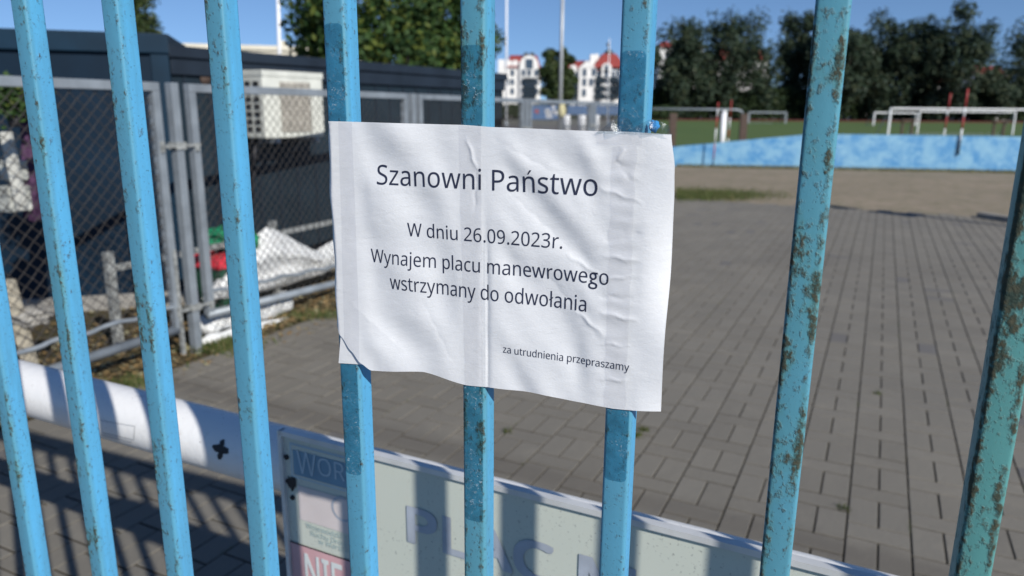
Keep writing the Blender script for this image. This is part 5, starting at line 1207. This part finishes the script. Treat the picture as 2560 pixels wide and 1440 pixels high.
small_house(1650, 1760, 100, 118, 205, 'white house glimpsed through the leftmost dark tree')
small_house(1795, 1925, 118, 150, 205, 'white house glimpsed through the second dark tree, right of the striped pole')
small_house(2160, 2200, 110, 128, 200, 'white house glimpsed right of the rusty bar through the dark trees')
small_house(2345, 2428, 196, 214, 190, 'low white house glimpsed under the tall dark tree, left of the red roofed one')
small_house(2448, 2530, 162, 184, 180, 'white house with orange red roof in the gap before the rightmost tree')
# cream hall and low pale roofs behind the slate cabin
a = at(452, 108, 42); h_ = a.z; a.z = 0; b = at(838, 113, 44); b.z = 0
e = empty('cream_hall', a, dirz(b - a), 'long cream coloured flat roofed hall behind the dark cabins', 'hall')
Ln = (b - a).length
f = MB(); f.box((0, 0, 0), (Ln, 14, h_ - .25)); f.build('wall', M['cream'], e)
f = MB(); f.box((-.1, -.12, h_ - .25), (Ln + .1, 14.1, h_)); f.box((Ln * .62, 2, h_), (Ln * .66, 3, h_ + .45)); f.build('parapet', M['cream'], e)
for k in range(6): f = MB(); x_ = Ln * (.08 + .15 * k); f.box((x_, -.06, h_ - 2.6), (x_ + 1.3, -.01, h_ - 1.5)); f.build('window', M['glass'], e)
a = at(884, 151, 17); h_ = a.z; a.z = 0; b = at(1152, 183, 22.5); b.z = 0
e = empty('pale_cabin', a, dirz(b - a), 'low pale cabin roof line just above the dark grey cabin, below the maple', 'cabin'); Ln = (b - a).length
f = MB()
f.box((0, .1, 0), (Ln, 3, h_ - .12)); f.build('wall', M['cream'], e)
f = MB()
for x0_, x1_ in ((0, .13), (.32, .66), (.78, 1)): f.box((Ln * x0_, 0, h_ - .12), (Ln * x1_, 3.05, h_))
f.build('roof_edge', M['white_wall'], e)
# masts
def mast(px0, y0, px1, D, r, mat, label, extra=None, top=None):
    b = at(px0, y0, D); t = at(px1, -120, D) if top is None else at(px1, top, D)
    base = Vector((b.x, b.y, 0)); t = Vector((t.x, t.y, t.z))
    e = empty('mast', base, 0, label, 'mast', 'masts and flagpoles')
    f = MB(); f.tube([(0, 0, 0), tuple((t - base))], r, 14, True, r * .7); f.build('shaft', M[mat], e)
    f = MB(); f.tube([(0, 0, 0), (0, 0, .5)], r * 1.5, 14); f.build('base_sleeve', M['galv'], e); return e
mast(689, 108, 692, 34, .095, 'pole_white', 'white flagpole behind the cream hall, left of the maple')
mast(1400, 300, 1409, 30, .085, 'pole_grey', 'tall grey mast between the two apartment houses')
mast(1266, 240, 1267, 60, .09, 'pole_white', 'thin pale flagpole in front of the left apartment house')
mast(1521, 250, 1524, 70, .05, 'pole_white', 'short pale flagpole in front of the red tower roof', top=96)
tag(blob('yellow_bag', at(1403, 277, 29.8), (.17, .12, .26), M['yellow'], .4, 1.2, 3, 3), 'cream yellow bag tied to the grey mast', 'bag')
# banner, bollards and cars across the yard
p = at(1322, 290, 55); p.z = 0
e = empty('banner_fence', p, 0, 'blue advertising banner with pale blotches beyond the grey fence, under the left apartment house', 'banner')
wv_ = at(1396, 290, 55).x - p.x; f = MB(); f.box((0, 0, .75), (wv_, .04, 1.75)); f.build('banner', M['blue_banner'], e)
for x_ in (0, wv_): f = MB(); f.bar((x_, .04, 0), (x_, .04, 1.8), .05); f.build('post', M['galv'], e)
rnd = random.Random(3)
for k in range(9):
    f = MB(); cx_ = .15 + rnd.random() * (wv_ - .3); cz_ = .95 + rnd.random() * .7; n = 9
    pts = [(cx_ + math.cos(6.283 * i / n) * rnd.uniform(.08, .22), -.012, cz_ + math.sin(6.283 * i / n) * rnd.uniform(.08, .2)) for i in range(n)]
    f.add([(cx_, -.012, cz_)] + pts, [(0, i + 1, (i + 1) % n + 1) for i in range(n)]); f.build('pale_blotch', M['pole_white'] if k else M['red'], e)
p = at(1418, 280, 80); p.z = 0; f = MB(); f.box((0, 0, 1.0), (at(1560, 280, 80).x - p.x, .1, 1.9))
for k in range(5): f.bar((k * 1.45 + .05, .05, 0), (k * 1.45 + .05, .05, 1.9), .08)
tag(f.build('blue_hoarding', M['blue_banner'], None, p), 'low dark blue hoarding across the grey yard, below the right apartment house', 'hoarding')
for px_, lab in ((1416, 'round white drum just right of the grey mast'), (1455, 'round white drum between the grey mast and the far fence post'), (1489, 'round white drum nearest the right notice bar')):
    p = at(px_, 296, 50); z_ = p.z; p.z = 0
    e = empty('white_drum', p, 0, lab, 'drum', 'white drums in the grey yard')
    f = MB(); f.tube([(0, 0, 0), (0, 0, z_ - .05), (0, 0, z_ + .22)], .26, 16); f.build('barrel', M['pole_white'], e); f = MB(); f.tube([(0, 0, z_ * .35), (0, 0, z_ * .5)], .268, 16); f.build('band', M['galv'], e)

# ================================================================ TREES
def tree(name, base, height, rx, ry, crown_z0, label, cat, mat, nclump, nleaf, leaf, seed, trunk_r=.2, group=None, shape='round', clr=.22):
    rnd = random.Random(seed)
    e = empty(name, base, rnd.uniform(0, 6), label, cat, group)
    cz = (height + crown_z0) / 2; rz_ = (height - crown_z0) / 2
    # limbs
    f = MB(); k = 9; pts = [(noise.noise(Vector((i * .4, seed, 0))) * trunk_r * 1.2, noise.noise(Vector((i * .4, 0, seed))) * trunk_r * 1.2, cz * 1.15 * i / k) for i in range(k + 1)]
    f.tube(pts, trunk_r, 10, True, trunk_r * .35)
    cl = []
    for i in range(nclump):
        for _ in range(50):
            v = Vector((rnd.gauss(0, 1), rnd.gauss(0, 1), rnd.gauss(0, 1))).normalized() * rnd.random() ** .42
            if shape == 'cone':
                w_ = (1 - (v.z * .5 + .5)) ** .7 * .95 + .12; v.x *= w_; v.y *= w_
            elif shape == 'dome' and v.z < -.2:
                w_ = 1.0; v.z *= 1.0
            break
        c = Vector((v.x * rx, v.y * ry, cz + v.z * rz_))
        c += Vector((noise.noise(c * .3), noise.noise(c * .3 + Vector((9, 0, 0))), 0)) * rx * .18
        cl.append(c)
    for c in cl[:max(6, nclump // 3)]:
        s = Vector(pts[min(k, max(2, int(k * rnd.uniform(.35, .95))))]); md = (s + c) / 2 + Vector((0, 0, -.06 * rz_))
        f.tube([tuple(s), tuple(md), tuple(c)], trunk_r * .28, 6, False, trunk_r * .06)
    f.build('trunk', M['bark'], e)
    vs = []; fs = []
    per = nleaf // nclump; crr = clr * min(rx, ry) if shape != 'cone' else clr * rx
    for c in cl:
        r_ = crr * rnd.uniform(.7, 1.35); ez = 1.35 if shape == 'dome' else .9
        for _ in range(per):
            v = Vector((rnd.gauss(0, 1), rnd.gauss(0, 1), rnd.gauss(0, 1))).normalized() * (rnd.random() ** .45) * r_
            p = c + Vector((v.x, v.y, v.z * ez)); s = leaf * rnd.uniform(.6, 1.25)
            n_ = (v.normalized() + Vector((rnd.gauss(0, .6), rnd.gauss(0, .6), rnd.gauss(0, .6) + .3))).normalized()
            u = n_.orthogonal().normalized(); w_ = n_.cross(u); a = rnd.uniform(0, 6.28); u, w_ = u * math.cos(a) + w_ * math.sin(a), w_ * math.cos(a) - u * math.sin(a)
            o = len(vs); vs += [p - u * s, p - w_ * s * .55 + n_ * s * .12, p + u * s, p + w_ * s * .55 + n_ * s * .12]; fs.append((o, o + 1, o + 2, o + 3))
    m = MB(); m.add(vs, fs); me = bpy.data.meshes.new('crown'); me.from_pydata(vs, [], fs); me.materials.append(M[mat])
    o = bpy.data.objects.new('crown', me); col.objects.link(o); o.parent = e
    return e
# maple behind the dark cabins: three leaders of one crown
D = 24; b = at(1012, 260, D); b.z = 0
tree('maple_tree', b, at(985, -120, D).z, 3.45, 3.1, at(985, 210, D).z, 'broad leafy maple behind the dark grey cabin, filling the sky above the paper', 'tree', 'leaf_maple', 74, 21000, .115, 3, .24, clr=.23)
D = 46; b = at(368, 260, D); b.z = 0
tree('conical_thuja', b, at(368, -110, D).z, 1.5, 1.5, .4, 'tall narrow conical thuja rising behind the navy cabin', 'tree', 'leaf_conifer', 70, 9000, .13, 8, .15, shape='cone', clr=.45)
D = 105
for i, (px_, pw, ty, lab) in enumerate(((1379, 30, 121, 'dark narrow poplar between the left apartment house and the grey mast'), (1412, 20, 108, 'slim poplar right behind the grey mast'))):
    b = at(px_, 270, D); b.z = 0
    tree('poplar_tree', b, at(px_, ty - 4, D).z, pw / 1903 * D, pw / 1903 * D, .8, lab, 'tree', 'leaf_conifer', 40, 4200, .38, 20 + i, .3, 'poplars between the apartment houses', clr=.5)
G = 'dark trees beyond the sports field'
rows = [(1700, 150, 38, 'leftmost dark tree of the row beyond the field, beside the right notice bar'), (1830, 200, 27, 'broad dark tree beyond the field above the striped pole'), (1985, 130, 30, 'dark pointed tree beyond the field, left of the rusty bar'),
        (2085, 130, 42, 'dark tree beyond the field directly behind the rusty bar'), (2180, 150, 24, 'dark tree just right of the rusty bar, beyond the field'), (2275, 140, 32, 'dark tree in the middle of the tall right hand clump'),
        (2368, 165, 8, 'tallest dark tree, right end of the right hand clump'), (2462, 100, 178, 'low dark bush in the gap before the rightmost tree'), (2585, 190, 45, 'dark tree cut off by the right edge of the picture')]
for i, (px_, pw, ty, lab) in enumerate(rows):
    D = 148 + (i % 3) * 5; b = at(px_, 290, D); b.z = 0; r_ = pw / 2 / 1903 * D * 1.1
    tree('dark_tree', b, at(px_, ty + 6, D).z, r_, r_ * .9, .3, lab, 'tree', 'leaf_dark', 84, 11000, .40, 40 + i, .45, G, 'dome', clr=.30)
# low hedges along the far side
def hedge(name, a, b, h, w_, n, leaf, mat, label, seed):
    rnd = random.Random(seed); d = b - a; vs = []; fs = []; nn = Vector((-d.y, d.x, 0)).normalized()
    for _ in range(n):
        t = rnd.random(); hh = h * (.75 + .35 * noise.noise(Vector((t * d.length * .25, seed, 0))))
        p = a + d * t + nn * rnd.uniform(-w_, w_) + Z * hh * rnd.random() ** .6; s = leaf * rnd.uniform(.6, 1.3)
        u = Vector((rnd.gauss(0, 1), rnd.gauss(0, 1), rnd.gauss(0, 1))).normalized(); w2 = u.orthogonal().normalized()
        o = len(vs); vs += [p - a - u * s, p - a - w2 * s * .6, p - a + u * s, p - a + w2 * s * .6]; fs.append((o, o + 1, o + 2, o + 3))
    me = bpy.data.meshes.new(name); me.from_pydata(vs, [], fs); me.materials.append(M[mat]); o = bpy.data.objects.new(name, me); col.objects.link(o); o.location = (a.x, a.y, 0)
    tag(o, label, 'hedge'); return o
hedge('hedge', Vector((24, 150, 0)), Vector((112, 158, 0)), 7.5, 2.0, 26000, .6, 'leaf_hedge', 'dark hedge filling the space under the row of trees beyond the field', 2)
hedge('hedge', Vector((-14, 122, 0)), Vector((26, 122, 0)), 2.6, 1.5, 7000, .35, 'leaf_hedge', 'low dark hedge at the foot of the apartment houses', 3)
pb = behind(30, 262, .5); f = MB(); f.tube([(0, 0, -.11), (0, 0, -.05)], .025, 12, True, .035); hp = f.build('pot', M['black'], None); hp.location = pb
rnd = random.Random(6); vs = []; fs = []
for _ in range(420):
    v = Vector((rnd.gauss(0, .06), rnd.gauss(0, .04), rnd.gauss(.02, .05))); u = Vector((rnd.gauss(0, 1), rnd.gauss(0, 1), rnd.gauss(0, 1))).normalized() * .018; w2 = u.orthogonal() * .6
    o = len(vs); vs += [v - u, v - w2, v + u, v + w2]; fs.append((o, o + 1, o + 2, o + 3))
m = MB(); m.add(vs, fs); pe = empty('hanging_plant', pb, 0, 'small green hanging plant at the top of the chain link fence, far left', 'plant'); m.build('leaves', M['leaf_maple'], pe); hp.location = (0, 0, 0); hp.parent = pe
